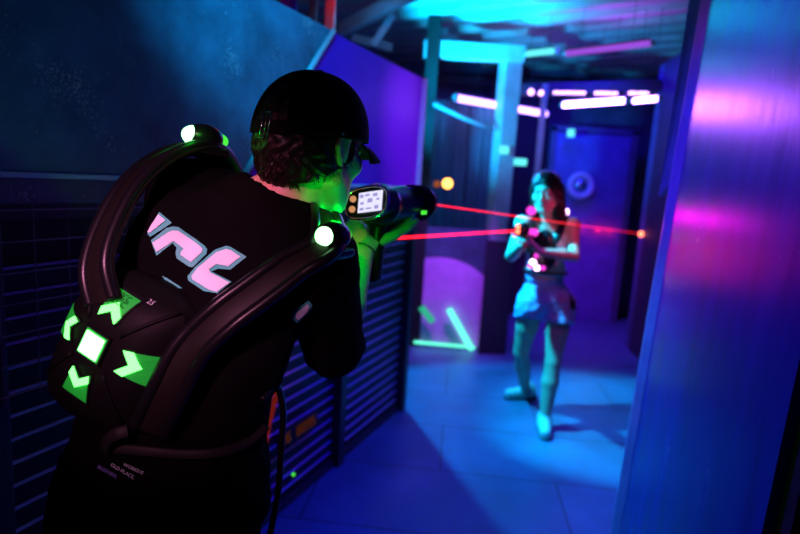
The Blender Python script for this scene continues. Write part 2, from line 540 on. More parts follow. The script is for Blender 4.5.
def structure():
    tag(MB().box((1.0, 3.5, -0.05), (8, 10, 0.1)).build('floor', M['floor']), kind='structure')
    # left wall: a scuffed blue sheet with a slanting end laid over a smooth sheet; light split put into their colours
    wl = wbox(MB(), 0.0, 4.3, 1.42, 2.125, -0.06, -0.008).build('wall_left', M['violet_lit_sheet'])
    tag(wl, kind='structure')
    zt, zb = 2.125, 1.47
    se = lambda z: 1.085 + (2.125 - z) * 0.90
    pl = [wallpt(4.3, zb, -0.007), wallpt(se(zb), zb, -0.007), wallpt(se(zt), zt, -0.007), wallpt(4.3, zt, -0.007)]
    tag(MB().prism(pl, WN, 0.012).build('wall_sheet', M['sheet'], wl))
    ed = MB(); ed.tube([wallpt(se(zb), zb + 0.003, 0.006), wallpt(se(zt), zt, 0.006)], 0.013, 8)
    ed.build('sheet_edge', M['edge'], wl, True)
    tag(wbox(MB(), 0.0, 4.3, 1.455, 1.468, -0.02, 0.045, 0.003).build('trim_1', M['edge']), kind='structure')
    tag(wbox(MB(), 0.0, 4.3, 1.395, 1.455, -0.02, 0.03, 0.004).build('trim_2', M['ledge']), kind='structure')
    tag(wbox(MB(), -0.012, 0.0, 1.42, 2.125, -0.07, 0.02).build('trim_3', M['edge']), kind='structure')

    # right wall: one big glossy panel, folded flange on its far edge, timber beyond its near edge
    d = V((0.16, 0.987, 0)).normalized(); n = V((-d.y, d.x, 0))
    far = V((0.880, 1.93, 0)); near = far - d * 0.90
    lean = Matrix.Translation(far) @ Matrix.Rotation(0.035, 4, d) @ Matrix.Translation(-far)
    R = frame(d, (0, 0, 1))
    wr = MB().box((far + near) / 2 + V((0, 0, 1.45)) - n * 0.02, (0.04, 0.90, 2.9), R).build('wall_right', M['panel'])
    wr.data.transform(lean)
    tag(wr, kind='structure')
    fl = MB()
    p0 = far; p1 = far + V((-0.010, 0.045, 0)); p2 = p1 + V((0.014, 0.035, 0))
    th = V((0.012, 0.006, 0))
    fl.prism([p0, p1, p2, p2 + th, p1 + th * 1.2, p0 + th], (0, 0, 1), 2.9)
    fl.build('wall_flange', M['flange'], wr).data.transform(lean)
    ft = MB().prism([far + V((0.02, 0.10, 1.55)), far + V((-0.005, 0.13, 1.5)), far + V((-0.02, 0.13, 2.9)), far + V((0.05, 0.11, 2.9))], (0.8, -0.3, 0), 0.015)
    ft.build('wall_batten', M['flange'], wr).data.transform(lean)
    wn = MB().box(near + V((0.10, -0.03, 1.45)), (0.16, 0.07, 2.9), R).build('wall_near_timber', M['olive'])
    wn.data.transform(lean)
    tag(wn, kind='structure')
    tag(MB().box(near + V((0.03, -0.60, 1.45)) - n * 0.10, (0.05, 1.1, 2.9), R).build('wall_right_near', M['olive']), kind='structure')

    # far boundary walls
    tag(MB().box((1.0, 7.0, 1.5), (8, 0.1, 3.2)).build('wall_back', M['backwall']), kind='structure')
    tag(MB().box((-2.6, 3.5, 1.5), (0.1, 10, 3.2)).build('wall_outer_left', M['void']), kind='structure')
    tag(MB().box((4.6, 3.5, 1.5), (0.1, 10, 3.2)).build('wall_outer_right', M['void']), kind='structure')
    tag(MB().box((1.0, -1.5, 1.5), (8, 0.1, 3.2)).build('wall_behind', M['void']), kind='structure')

    # corrugated roof
    ang = math.radians(-32); cx = V((math.cos(ang + 0.0), math.sin(ang), 0)); cy = V((-cx.y, cx.x, 0))
    def corr(u0, u1, v0, v1, z):
        m = MB(); nv = int(abs(v1 - v0) / 0.0145)
        o = V((0.9, 4.6, z))
        f = lambda a, b: o + cx * (u0 + (u1 - u0) * a) + cy * (v0 + (v1 - v0) * b) + V((0, 0, 0.035 * math.tanh(2.2 * math.sin((v0 + (v1 - v0) * b) * 2 * PI / 0.30))))
        m.grid(f, 1, nv); bm = m.bm
        return m
    rc = corr(-6.0, 5.0, -4.2, 5.0, 2.93).build('ceiling', M['roof'], smooth=True)
    md = rc.modifiers.new('thick', 'SOLIDIFY'); md.thickness = 0.008; md.offset = 1
    tag(rc, kind='structure')
    # partition behind the left wall end
    pk = MB()
    for i in range(22):
        x0 = -2.3 + i * 0.145
        pk.box((x0 + 0.07, 5.62 + 0.012 * (i % 2), 1.15), (0.135, 0.03, 2.3), None, 0.004)
    tag(pk.build('wall_middle', M['plank']), kind='structure')
    # door at the back
    dr = MB().box((2.09, 6.42, 1.07), (0.84, 0.05, 2.14), None, 0.006).build('door_1', M['door'])
    tag(dr, kind='structure')
    fr = MB()
    fr.box((1.635, 6.42, 1.10), (0.06, 0.09, 2.2)); fr.box((2.545, 6.42, 1.10), (0.06, 0.09, 2.2)); fr.box((2.09, 6.42, 2.18), (0.97, 0.09, 0.06))
    fr.build('door_frame', M['backwall'], dr)
    tag(MB().box((1.25, 6.55, 1.3), (0.72, 0.05, 2.6)).build('wall_recess', M['void']), kind='structure')
    # dark partition to the right of the door
    tag(MB().box((2.55, 5.3, 1.35), (0.42, 0.05, 2.7), Matrix.Rotation(-0.15, 3, 'Z')).build('wall_right_far', M['darkbeam']), kind='structure')
    tag(MB().box((2.33, 5.36, 1.35), (0.05, 0.10, 2.7)).build('trim_4', M['backwall']), kind='structure')
    tag(MB().box((2.22, 3.9, 1.35), (0.05, 2.7, 2.7), Matrix.Rotation(-0.06, 3, 'Z')).build('wall_side_far', M['darkbeam']), kind='structure')


structure()

# slatted lower bays of the left wall, posts between
SP = 0.0612
def slat_bay(s0, s1, label, ztop):
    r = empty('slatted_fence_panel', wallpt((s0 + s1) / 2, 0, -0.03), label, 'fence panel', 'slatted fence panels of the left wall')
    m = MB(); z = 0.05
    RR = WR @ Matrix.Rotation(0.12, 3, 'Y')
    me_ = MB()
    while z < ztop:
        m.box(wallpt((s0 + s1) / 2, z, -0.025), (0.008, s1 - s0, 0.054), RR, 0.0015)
        me_.box(wallpt((s0 + s1) / 2, z + .0285, -0.022), (0.0085, s1 - s0, 0.0045), RR)  # pale strip stands for the lit top of the slat
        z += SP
    m.build('slats', M['slat'], r); me_.build('slat_lit_edges', M['slat_lit'], r)
    wbox(MB(), s0, s1, 0.0, 1.40, -0.075, -0.058).build('backing_board', M['dark'], r)
    wbox(MB(), s0, s1, 0.0, 0.035, -0.055, 0.0, 0.003).build('bottom_rail', M['post'], r)
    wbox(MB(), s0, s1, 1.355, 1.395, -0.055, 0.0, 0.003).build('top_rail', M['post'], r)
    return r

PS = [0.045, 0.875, 1.705, 2.535, 3.365]
slat_bay(PS[0] + 0.03, PS[1] - 0.03, 'dark slatted fence panel at the far end of the left wall', 1.34)
slat_bay(PS[1] + 0.03, PS[2] - 0.03, 'dark slatted fence panel with glowing orange digits on it', 1.34)
slat_bay(PS[2] + 0.03, PS[3] - 0.03, 'dark slatted fence panel hidden mostly behind the black vest wearer', 1.24)
slat_bay(PS[3] + 0.03, PS[4] - 0.03, 'dark slatted fence panel covered by wire mesh at the near end of the wall', 1.24)
for i, s in enumerate(PS[:4]):
    h = 1.395
    p = wbox(MB(), s - 0.03, s + 0.03, 0.0, h, -0.055, 0.028, 0.004).build('fence_post', M['post'])
    tag(p, ['dark square fence post at the free end of the left wall beside the lit floor',
            'dark square fence post between the two farther slatted panels',
            'dark square fence post behind the aiming person in the black cap',
            'dark square fence post beside the wire mesh behind the green lit vest'][i], 'post', 'posts of the left wall')
wm = MB()
s0, s1 = PS[2] + 0.05, PS[4]
s = s0
while s < s1:
    wm.tube([wallpt(s, 0.93, 0.031), wallpt(s, 1.395, 0.031)], 0.0016, 6); s += 0.085
z = 0.95
while z < 1.39:
    wm.tube([wallpt(s0, z, 0.034), wallpt(s1, z, 0.034)], 0.0016, 6); z += 0.072
tag(wm.build('wire_mesh', M['wire'], smooth=True), 'thin wire grid fixed over the dark slats behind the green lit vest', 'mesh')

# small display on the slats with orange glowing digits, red-lit hose, green status light
dsp = empty('display_box', wallpt(1.22, 0.30, 0.012), 'small dark display box with orange digits low on the slatted wall', 'display')
wbox(MB(), 1.10, 1.42, 0.325, 0.388, 0.003, 0.013, 0.003).build('case', M['dark'], dsp)
def digits(mb, txt, s, z, w, h, o, slope=0.0):
    seg = {'8': 'abcdefg', '0': 'abcdef', '6': 'acdefg', '9': 'abcdfg', '3': 'abcdg', '2': 'abdeg', '5': 'acdfg'}
    for c in txt:
        if c != ' ':
            for q in seg[c]:
                y0, y1 = {'a': (h, h), 'g': (h / 2, h / 2), 'd': (0, 0), 'f': (h / 2, h), 'b': (h / 2, h), 'e': (0, h / 2), 'c': (0, h / 2)}[q]
                x0, x1 = {'a': (0, w), 'g': (0, w), 'd': (0, w), 'f': (0, 0), 'e': (0, 0), 'b': (w, w), 'c': (w, w)}[q]
                mb.tube([wallpt(s - x0, z + y0, o), wallpt(s - x1, z + y1, o)], 0.0026, 6)
        s -= w * 1.55
    return mb
for tx_, s_0 in (('26', 1.40), ('8095', 1.28)):
    for k_, ch_ in enumerate(tx_):
        digits(MB(), ch_, s_0 - k_ * .040, 0.335, 0.024, 0.042, 0.017).build('digit', GL['orange'], dsp)
MB().sphere(wallpt(1.30, 0.155, 0.016), 0.008).build('status_light', GL['greendim'], dsp, True)
tag(MB().tube([wallpt(1.44, 0.62, 0.02), wallpt(1.50, 0.48, 0.022), wallpt(1.535, 0.32, 0.022)], [0.012, 0.010, 0.006], 8).build('red_lit_hose', glow('red_lit_glow', (0.9, 0.05, 0.03), 0.14), smooth=True),
    'short hose lit red on the slatted wall beside the orange digits', 'hose')  # red light on the hose is put in as emission

# posts, beams and rafters of the roof space
def stick(name, a, b, w, h, material, label, cat, group=None, bev=0.004):
    a = V(a); b = V(b); d = b - a
    up = V((0, 0, 1)) if abs(d.normalized().z) < 0.9 else V((0, 1, 0))
    o = MB().box((a + b) / 2, (w, d.length, h), frame(d, up), bev).build(name, material)
    return tag(o, label, cat, group)

RF = 2.885
PX = P(495, 260, 5.05).x
post = empty('lit_post', (PX, 5.12, 0), 'tall pale square post lit cyan in the middle of the alley', 'post')
MB().box((PX, 5.12, 1.31), (0.155, 0.155, 2.62), Matrix.Rotation(0.3, 3, 'Z'), 0.006).build('shaft', M['pale'], post)
MB().box((PX, 5.12, 0.02), (0.18, 0.18, 0.04), Matrix.Rotation(0.3, 3, 'Z'), 0.004).build('foot_plate', M['fixture'], post)
stick('roof_beam', P(424, 49, 5.05), P(524, 55, 5.05), 0.12, 0.13, M['pale'], 'pale teal lit roof beam resting on the tall cyan post', 'beam', 'roof timbers')
stick('roof_beam', P(520, 90, 5.6), P(668, 86, 5.3), 0.08, 0.10, M['darkbeam'], 'dark violet lit beam over the bright tubes', 'beam', 'roof timbers')
stick('roof_beam', P(425, 80, 6.7), P(600, 88, 6.7), 0.08, 0.10, M['darkbeam'], 'dark beam under the far edge of the corrugated roof', 'beam', 'roof timbers')
stick('roof_brace', P(340, 30, 4.4), P(415, -8, 4.0), 0.06, 0.09, M['beam'], 'diagonal teal roof brace above the left wall', 'beam', 'roof timbers')
stick('roof_brace', P(352, 38, 4.5), P(392, 48, 4.5), 0.05, 0.06, M['beam'], 'short level brace beneath the diagonal one above the left wall', 'beam', 'roof timbers')
stick('roof_brace', P(373, 46, 4.45), P(393, 14, 4.45), 0.04, 0.05, M['pale'], 'short crossing brace with a pale knot above the left wall', 'beam', 'roof timbers')
stick('roof_post', (P(432, 60, 5.0).x, 5.0, 0), (P(432, 60, 5.0).x, 5.0, RF), 0.105, 0.105, M['dark'], 'dark violet post rising behind the free end of the left wall', 'post', 'posts behind the left wall')
x = P(330, 20, 3.5).x
stick('roof_post', (x, 3.5, 0), (x, 3.5, RF), 0.055, 0.055, M['red_lit'], 'red lit post above the slanting seam of the left wall', 'post', 'posts behind the left wall')
x = P(313, 20, 3.7).x
stick('roof_post', (x, 3.7, 0), (x, 3.7, RF), 0.045, 0.045, M['red_lit'], 'dim thin red lit post left of the brighter red lit post', 'post', 'posts behind the left wall')
x = P(287, 5, 3.7).x
stick('hanging_sheet', (x, 3.75, 1.9), (x, 3.75, RF), 0.10, 0.02, M['violet_lit_sheet'], 'violet lit hanging strip over the top edge of the left wall', 'strip')
x = P(541, 130, 5.3)
stick('thin_pole', (x.x, 5.3, 0), (x.x, 5.3, 2.45), 0.05, 0.05, M['pale'], 'thin violet lit pole beside the ends of the violet tubes', 'post')
a, b = P(433.5, 104, 4.95), P(494, 130, 5.03)
tag(MB().tube([a, (a + b) / 2 + V((0, 0, -0.01)), b], 0.016, 8).build('conduit_pipe', M['pale'], smooth=True), 'thin pale pipe sloping from the left wall end to the cyan post', 'pipe')

# tubes, lamps
def uv_tube(a, b, r, label, group, core='tube'):
    a = V(a); b = V(b)
    t = empty('fluorescent_tube', (a + b) / 2, label, 'tube light', group)
    MB().tube([a, b], r, 12).build('glass_tube', GL[core], t, True)
    d = (b - a).normalized()
    for p, q in ((a, d), (b, -d)):
        MB().tube([p - q * 0.018, p + q * 0.006], r * 1.08, 12).build('end_cap', M['fixture'], t)
    MB().box((a + b) / 2 + V((0, 0.04, r * 1.3)), (0.03, (b - a).length, 0.03), frame(d, (0, 0, 1))).build('batten', M['darkbeam'], t)
    if True:
        for f in (.2, .8):
            p = a.lerp(b, f) + V((0, 0.04, r * 2))
            MB().tube([p, (p.x, p.y, 2.90)], .0022, 6).build('hanger', M['dark'], t)
    return t
uv_tube(P(456, 98, 5.1), P(546, 114, 5.85), 0.029, 'violet fluorescent tube passing behind the tall cyan post', 'violet tubes under the roof', 'tubedim')
uv_tube(P(563, 105, 4.9), P(626, 100.5, 4.55), 0.023, 'brightest violet fluorescent tube, right of the cyan post', 'violet tubes under the roof')
uv_tube(P(633, 101, 4.5), P(659, 98.5, 4.35), 0.020, 'short violet fluorescent tube beside the pale edge of the right panel', 'violet tubes under the roof')
uv_tube(P(566, 53.5, 4.62), P(652, 43, 4.2), 0.022, 'dim purple strip light under the corrugated roof', 'roof strip lights', 'purple')
uv_tube(P(526, 54, 4.9), P(556, 50.5, 4.75), 0.024, 'short teal strip light under the corrugated roof', 'roof strip lights', 'teal')
def led_bar(x0, x1, y, Y, n, label):
    a, b = P(x0, y, Y), P(x1, y + 0.4, Y)
    t = empty('led_bar', (a + b) / 2, label, 'led bar', 'led bars above the violet tubes')
    MB().box((a + b) / 2 + V((0, 0.03, 0)), (0.05, (b - a).length + 0.04, 0.05), frame(b - a, (0, 0, 1)), 0.004).build('housing', M['darkbeam'], t)
    m = MB()
    for i in range(n): m.sphere(a.lerp(b, i / (n - 1)), 0.014, None, 10, 6)
    m.build('led_dots', GL['led'], t, True)
    for f in (.15, .85):
        p = a.lerp(b, f) + V((0, .03, .02))
        MB().tube([p, (p.x, p.y, 2.90)], .0022, 6).build('hanger', M['dark'], t)
led_bar(555, 584, 92.5, 5.0, 9, 'longest bar of white violet led dots, nearest the thin pole')
led_bar(596, 616, 93, 4.95, 7, 'middle bar of white violet led dots over the brightest tube')
led_bar(630, 647, 93, 4.9, 6, 'bar of violet led dots beside the pale edge of the right panel')
def dot(name, p, r, g, label, cat, group=None):
    t = empty(name, p, label, cat, group)
    MB().sphere(p, r).build('bulb', GL[g], t, True)
    MB().lathe(V(p) + V((0, r * 0.4, 0)), (0, 1, 0), [(0, 0), (0, r * 1.15), (r * 2, r * 0.9), (r * 2, 0)]).build('housing', M['darkbeam'], t, True, 40)
    return t
dot('spot_bulb', P(531, 92, 5.1), 0.026, 'led', 'small round white bulb left of the led bars', 'bulb', 'round bulbs under the roof')
dot('spot_bulb', P(541, 93, 5.1), 0.022, 'led', 'small round white bulb over the thin violet pole', 'bulb', 'round bulbs under the roof')
dot('warm_lamp', P(447.5, 183.5, 4.9), 0.044, 'warm', 'bright warm orange lamp behind the left wall end', 'lamp', 'warm lamps on the partition')
dot('warm_lamp', P(437, 184, 5.0), 0.030, 'warmdim', 'dim warm orange lamp beside the bright one', 'lamp', 'warm lamps on the partition')
def lamp_box(name, p, size, g, label):
    t = empty(name, p, label, 'lamp', 'teal lamps by the cyan post')
    MB().box(p, size, None, 0.01).build('diffuser', GL[g], t)
    MB().box(V(p) + V((0, size[1] * 0.75, 0)), (size[0] * 1.15, size[1] * 0.6, size[2] * 1.15), None, 0.01).build('housing', M['fixture'], t)
lamp_box('wall_lamp', P(504.0, 150, 5.0), (0.085, 0.05, 0.07), 'teal', 'teal glowing lamp fixed on the front of the cyan post')
lamp_box('wall_lamp', P(519.5, 162, 5.1), (0.125, 0.05, 0.06), 'teal', 'wide teal glowing lamp just right of the cyan post')
lamp_box('wall_lamp', P(571, 133, 6.2), (0.07, 0.05, 0.08), 'teal', 'tiny teal lamp above the blue door')

# painted board with a violet disc and green strips
bd = empty('painted_board', P(452, 350, 5.0) * 1.0, 'board painted with a violet disc and green lit strips by the alley floor', 'board')
b0, b1 = P(414, 345, 5.0), P(479, 353, 5.0)
R = frame(V((b1.x - b0.x, b1.y - b0.y, 0)), (0, 0, 1))
wid = (b1 - b0).length
ctr = V(((b0.x + b1.x) / 2, (b0.y + b1.y) / 2, 0.55))
MB().box(ctr + V((0, 0.02, 0)), (0.03, wid, 1.10), R).build('panel', M['board'], bd)
bx = V((b1.x - b0.x, b1.y - b0.y, 0)).normalized()
poly = []
c0 = V((P(437, 322, 4.98).x, 4.98, P(437, 322, 4.98).z)); rr = 0.60
for i in range(73):
    a = 2 * PI * i / 72
    q = c0 + bx * rr * math.cos(a) + V((0, 0, rr * math.sin(a)))
    u = (q - b0).dot(bx); u = min(max(u, 0.0), wid)
    q = V((b0.x, b0.y - 0.004, 0)) + bx * u + V((0, 0, max(q.z, 0.012)))
    if not poly or (q - poly[-1]).length > 1e-4: poly.append(q)
if (poly[0] - poly[-1]).length < 1e-4: poly.pop()
MB().prism(poly, (0, -1, 0), 0.006).build('violet_disc', M['disc'], bd)
def strip(a, b, w, g):
    a = V(a); b = V(b)
    MB().box((a + b) / 2, (0.02, (b - a).length, w), frame(b - a, (0, 0, 1)), 0.004).build('green_strip', GL[g], bd)
strip(P(449, 309, 4.93), P(472, 350, 4.93), 0.055, 'neon')
strip(P(421, 307, 4.93), P(433, 322, 4.93), 0.06, 'neondim')
strip(P(414, 342, 4.93), P(475, 347.5, 4.93), 0.024, 'neon')
tag(MB().box(V((P(496, 300, 4.86).x, 4.86, 0.51)), (0.25, 0.04, 1.04), Matrix.Rotation(0.1, 3, 'Z'), 0.004).build('dark_board', M['void']),
    'dark upright board leaning against the foot of the cyan post', 'board')

# convex mirror by the door
mc = P(580.5, 185.5, 6.35)
mi = empty('convex_mirror', mc, 'small round convex mirror with violet rim on the blue door', 'mirror')
MB().lathe(mc, (0, -1, 0), [(0, 0.09), (0.03, 0.075), (0.05, 0.045), (0.058, 0)]).build('mirror_dome', mat('mirror_blue', (0.35, 0.35, 0.7), 0.12, metal=0.8), mi, True)
MB().lathe(mc, (0, -1, 0), [(0.0, 0.085), (0.0, 0.152), (0.035, 0.148), (0.045, 0.118), (0.028, 0.09), (0.0, 0.085)]).build('rim', M['disc'], mi, True, 50)

# ------------------------------------------------------------------ the aiming player in the black cap (seen from behind)
mF = V((0.49, 0.86, -0.12)).normalized(); mU = V((0.36, 0.12, 0.93)).normalized()
MR = frame(mF, mU)
mU = V(MR.col[2]); mS = V(MR.col[0])
PR = frame((0.36, 0.93, 0), (0.08, 0.0, 1))
pel, wst, chl, chu = V((-.39, .93, .95)), V((-.38, .935, 1.08)), V((-.335, .945, 1.215)), V((-.275, .985, 1.335))
nb = V((-.240, .990, 1.420))
Ls, Rs = V((-.400, 1.04, 1.445)), V((-.145, .935, 1.352))
Re, Rw = V((-.126, 1.09, 1.165)), V((-.086, 1.265, 1.348))
Le, Lw = V((-.40, 1.25, 1.27)), V((-.165, 1.235, 1.345))
HC = P(314, 143, 1.02)
HR = frame((0.56, 0.83, -0.10), (0.05, 0.02, 1))
Lh, Rh, Lk, Rk, La, Ra = V((-.475, .965, .90)), V((-.315, .90, .90)), V((-.49, 1.10, .50)), V((-.30, .87, .48)), V((-.52, 1.12, .09)), V((-.31, .75, .09))
GD = V((0.485, 0.875, 0.0)).normalized(); GRt = V((GD.y, -GD.x, 0))
g0 = P(367, 205, 1.23)                        # rear of his blaster
torso = union([ell(pel, (.160, .105, .12), PR), ell(wst, (.140, .098, .13), PR), ell(chl, (.155, .108, .13), MR), ell(chu, (.155, .100, .115), MR)], 0.05)
shoulders = union([cap(nb, Ls, .052, .055), cap(nb, Rs, .052, .055), cap(chu, nb, .08, .06), ell(V((-.385, .955, 1.335)), (.075, .085, .12), MR)], 0.04)
trunk = join(torso, shoulders, 0.04)
headf, HT = head_field(HC, HR, 1.0)
neck = cap(V((-.232, 1.00, 1.40)), HT(0, -0.025, -0.045), .058, .056)
arms = union([cap(Rs, Re, .052, .042), cap(Re, Re.lerp(Rw, .35), .043, .043), cap(Re.lerp(Rw, .35), Rw, .043, .027),
              cap(Ls, Le, .052, .042), cap(Le, Le.lerp(Lw, .35), .043, .043), cap(Le.lerp(Lw, .35), Lw, .043, .027)], 0.012)
legs = union([cap(Lh, Lk, .085, .056), cap(Lk, Lk.lerp(La, .3), .056, .058), cap(Lk.lerp(La, .3), La, .058, .036), cap(Rh, Rk, .085, .056), cap(Rk, Rk.lerp(Ra, .3), .056, .058), cap(Rk.lerp(Ra, .3), Ra, .058, .036)], 0.012)
lfd, rfd = V((-.12, .99, 0)).normalized(), V((.45, .89, 0)).normalized()
feet = union([cap(La + V((0, 0, -.04)) - lfd * .03, La + V((0, 0, -.058)) + lfd * .13, .036, .026), cap(Ra + V((0, 0, -.04)) - rfd * .03, Ra + V((0, 0, -.058)) + rfd * .13, .036, .026)], 0.01)
rhand = hand(Rw, GD * .78 + V((0.10, 0, .30)), V((0.0, -.25, 1)), GRt, [(.10, .30, .25), (.08, .28, .25), (.10, .32, .28), (.15, .40, .3)], 0.15, 1.02)
lhand = hand(Lw, V((.80, .45, .42)), V((.55, .62, -.1)), V((0, .2, 1)), [(.5, .9, .7), (.7, 1.1, .8), (.75, 1.1, .8), (.8, 1.1, .8)], 0.5, 1.0)
body = join(trunk, neck, 0.025); body = join(body, headf, 0.022); body = join(body, arms, 0.03); body = join(body, legs, 0.03); body = join(body, feet, 0.02)
body = join(body, lambda p: np.minimum(rhand(p), lhand(p)), 0.012)

man = empty('person', (-.41, .95, 0), 'person in black cap and jersey seen from behind, aiming a black blaster', 'person', 'players')
sdf_obj('body', body, (-.75, .5, -.01), (.15, 1.6, 1.75), 0.0048, M['skin'], man)

# shirt, trousers, shoes
sh = grow(trunk, 0.013)
sleeve = union([cap(Rs, Rs.lerp(Re, 1.03), .068, .064), cap(Ls, Ls.lerp(Le, .95), .068, .064)], 0.0)
sh = join(sh, sleeve, 0.03)
sh = join(sh, cap(wst, V((-.402, .925, .92)), .14, .182), 0.06)
sh = wrinkle(sh, 0.0035, 38.0, 1.0)
sh = cut(sh, cap(V((-.228, 1.003, 1.440)), HT(0, -.03, -.02), .0635, .07), 0.008)
sh = clip(sh, half((0, 0, .87), (0, 0, -1)), 0.004)
shirt = sdf_obj('jersey', sh, (-.75, .6, .84), (.12, 1.45, 1.60), 0.0060, M['shirt'], man)
pn = join(union([ell(pel, (.168, .115, .13), PR), cap(Lh, Lk, .098, .075), cap(Lk, La, .075, .062), cap(Rh, Rk, .098, .075), cap(Rk, Ra, .075, .062)], 0.03), ell(pel, (.16, .11, .12), PR), 0.02)
pn = clip(wrinkle(pn, .004, 30.0), half((0, 0, .075), (0, 0, -1)))
sdf_obj('trousers', pn, (-.75, .5, .05), (0, 1.4, 1.1), 0.009, M['pants'], man)
for a, fd in ((La, lfd), (Ra, rfd)):
    f = union([cap(a + V((0, 0, -.045)) - fd * .035, a + V((0, 0, -.055)) + fd * .14, .046, .036), cap(a + V((0, 0, -.01)), a + V((0, 0, -.05)), .046, .05)], 0.02)
    f = clip(f, half((0, 0, 0.001), (0, 0, -1)), 0.004)
    q = a + fd * .05
    sdf_obj('shoe', f, (q.x - .25, q.y - .25, -.02), (q.x + .25, q.y + .25, .2), 0.006, M['black'], man)


def bvh_of(o):
    me = o.data
    mw = Matrix.Translation(V((0, 0, 0)))
    return BVHTree.FromPolygons([tuple(v.co) for v in me.vertices], [tuple(p.vertices) for p in me.polygons])


SB = bvh_of(shirt)
def surf(px, py, Y=None):
    d = ray(px, py).normalized()
    loc, nor, i, dist = SB.ray_cast(CAM_LOC, d)
    if loc is None:
        return (P(px, py, Y), -d) if Y else (None, None)
    return loc, nor


def decal(poly, fn, name, material, parent, cuts=3):
    """a filled outline laid on a surface: fn maps 2-D outline points on to it"""
    bm = bmesh.new()
    vs = [bm.verts.new((p[0], p[1], 0)) for p in poly]
    f = bm.faces.new(vs); f.normal_update()
    bmesh.ops.triangulate(bm, faces=[f])
    for _ in range(cuts):
        bmesh.ops.subdivide_edges(bm, edges=bm.edges[:], cuts=1)
    bmesh.ops.triangulate(bm, faces=bm.faces[:])
    for v in list(bm.verts):
        q = fn(v.co.x, v.co.y)
        if q is None: bm.verts.remove(v)
        else: v.co = q
    me = bpy.data.meshes.new(name); bm.to_mesh(me); bm.free()
    return link(name, me, material, parent, True)


def on_shirt(off):
    def f(x, y):
        l, n = surf(x, y)
        return None if l is None else l + n * off
    return f


def zpoly(pts, ox, oy, s): return [(ox + x / s, oy + y / s) for x, y in pts]


# big letters across the shoulders: pink with a cyan outline
let = [
    ([(132, 100), (187, 148), (92, 210), (80, 195)], [(130, 113), (161, 140), (92, 194), (84, 190)]),
    ([(95, 225), (160, 172), (190, 163), (215, 165), (335, 250), (346, 266), (343, 285), (280, 345), (265, 343), (208, 305), (203, 280), (208, 258), (190, 237), (120, 292)],
     [(103, 236), (172, 188), (192, 180), (215, 182), (322, 258), (328, 268), (324, 280), (273, 322), (224, 289), (228, 276), (241, 264), (195, 227), (121, 276)]),
    ([(380, 268), (430, 250), (450, 255), (520, 298), (450, 355), (395, 350), (365, 362), (455, 408), (390, 462), (330, 452), (262, 405), (258, 385), (290, 345)],
     [(388, 280), (432, 266), (455, 272), (494, 300), (441, 342), (418, 336), (390, 330), (358, 352), (362, 366), (449, 412), (389, 458), (352, 446), (282, 402), (276, 386), (302, 350)]),
]
for out, inn in let:
    e = decal(zpoly(out, 130, 190, 4.45), on_shirt(.0022), 'lettering_outline', M['cyan'], shirt, 4)
    decal(zpoly(inn, 130, 190, 4.45), on_shirt(.0040), 'lettering', M['pink'], shirt, 4)
decal(zpoly([(148, 228), (158, 240), (150, 258), (118, 285), (104, 274), (110, 255)], 250, 210, 2.54), on_shirt(.0022), 'lettering_outline', M['cyan'], shirt, 3)
decal(zpoly([(145, 235), (150, 242), (144, 255), (120, 276), (112, 270), (117, 257)], 250, 210, 2.54), on_shirt(.004), 'lettering', M['pink'], shirt, 3)
decal(zpoly([(145, 384), (165, 390), (238, 438), (215, 438), (180, 425)], 130, 190, 4.45), on_shirt(.003), 'lettering_outline', M['cyan'], shirt, 3)


def text_mesh(txt):
    cu = bpy.data.curves.new('txt', 'FONT'); cu.body = txt; cu.size = 1.0; cu.align_x = 'CENTER'
    o = bpy.data.objects.new('txt', cu); C.objects.link(o)
    bpy.context.view_layer.update()
    me = bpy.data.meshes.new_from_object(o.evaluated_get(bpy.context.evaluated_depsgraph_get()))
    bpy.data.objects.remove(o); bpy.data.curves.remove(cu)
    return me


def text_on(txt, fn, name, material, parent):
    me = text_mesh(txt)
    for v in me.vertices:
        q = fn(v.co.x, v.co.y)
        if q is not None: v.co = q
    return link(name, me, material, parent)


def px_text(cx, cy, size, ang, off):
    ca, sa = math.cos(ang), math.sin(ang)
    def f(x, y):
        return on_shirt(off)(cx + (x * ca + y * sa) * size, cy + (x * sa - y * ca) * size)
    return f

text_on("BUSINESS.", px_text(108, 473, 5.0, .52, .003), 'small_print', mat('blue_print', (.25, .25, .75), .6), shirt)
text_on("OLD PLACE.", px_text(123, 472, 5.0, .52, .003), 'small_print', M['pink'], shirt)
text_on("WORKS IT", px_text(134, 469.5, 4.6, .45, .003), 'small_print', M['pink'], shirt)

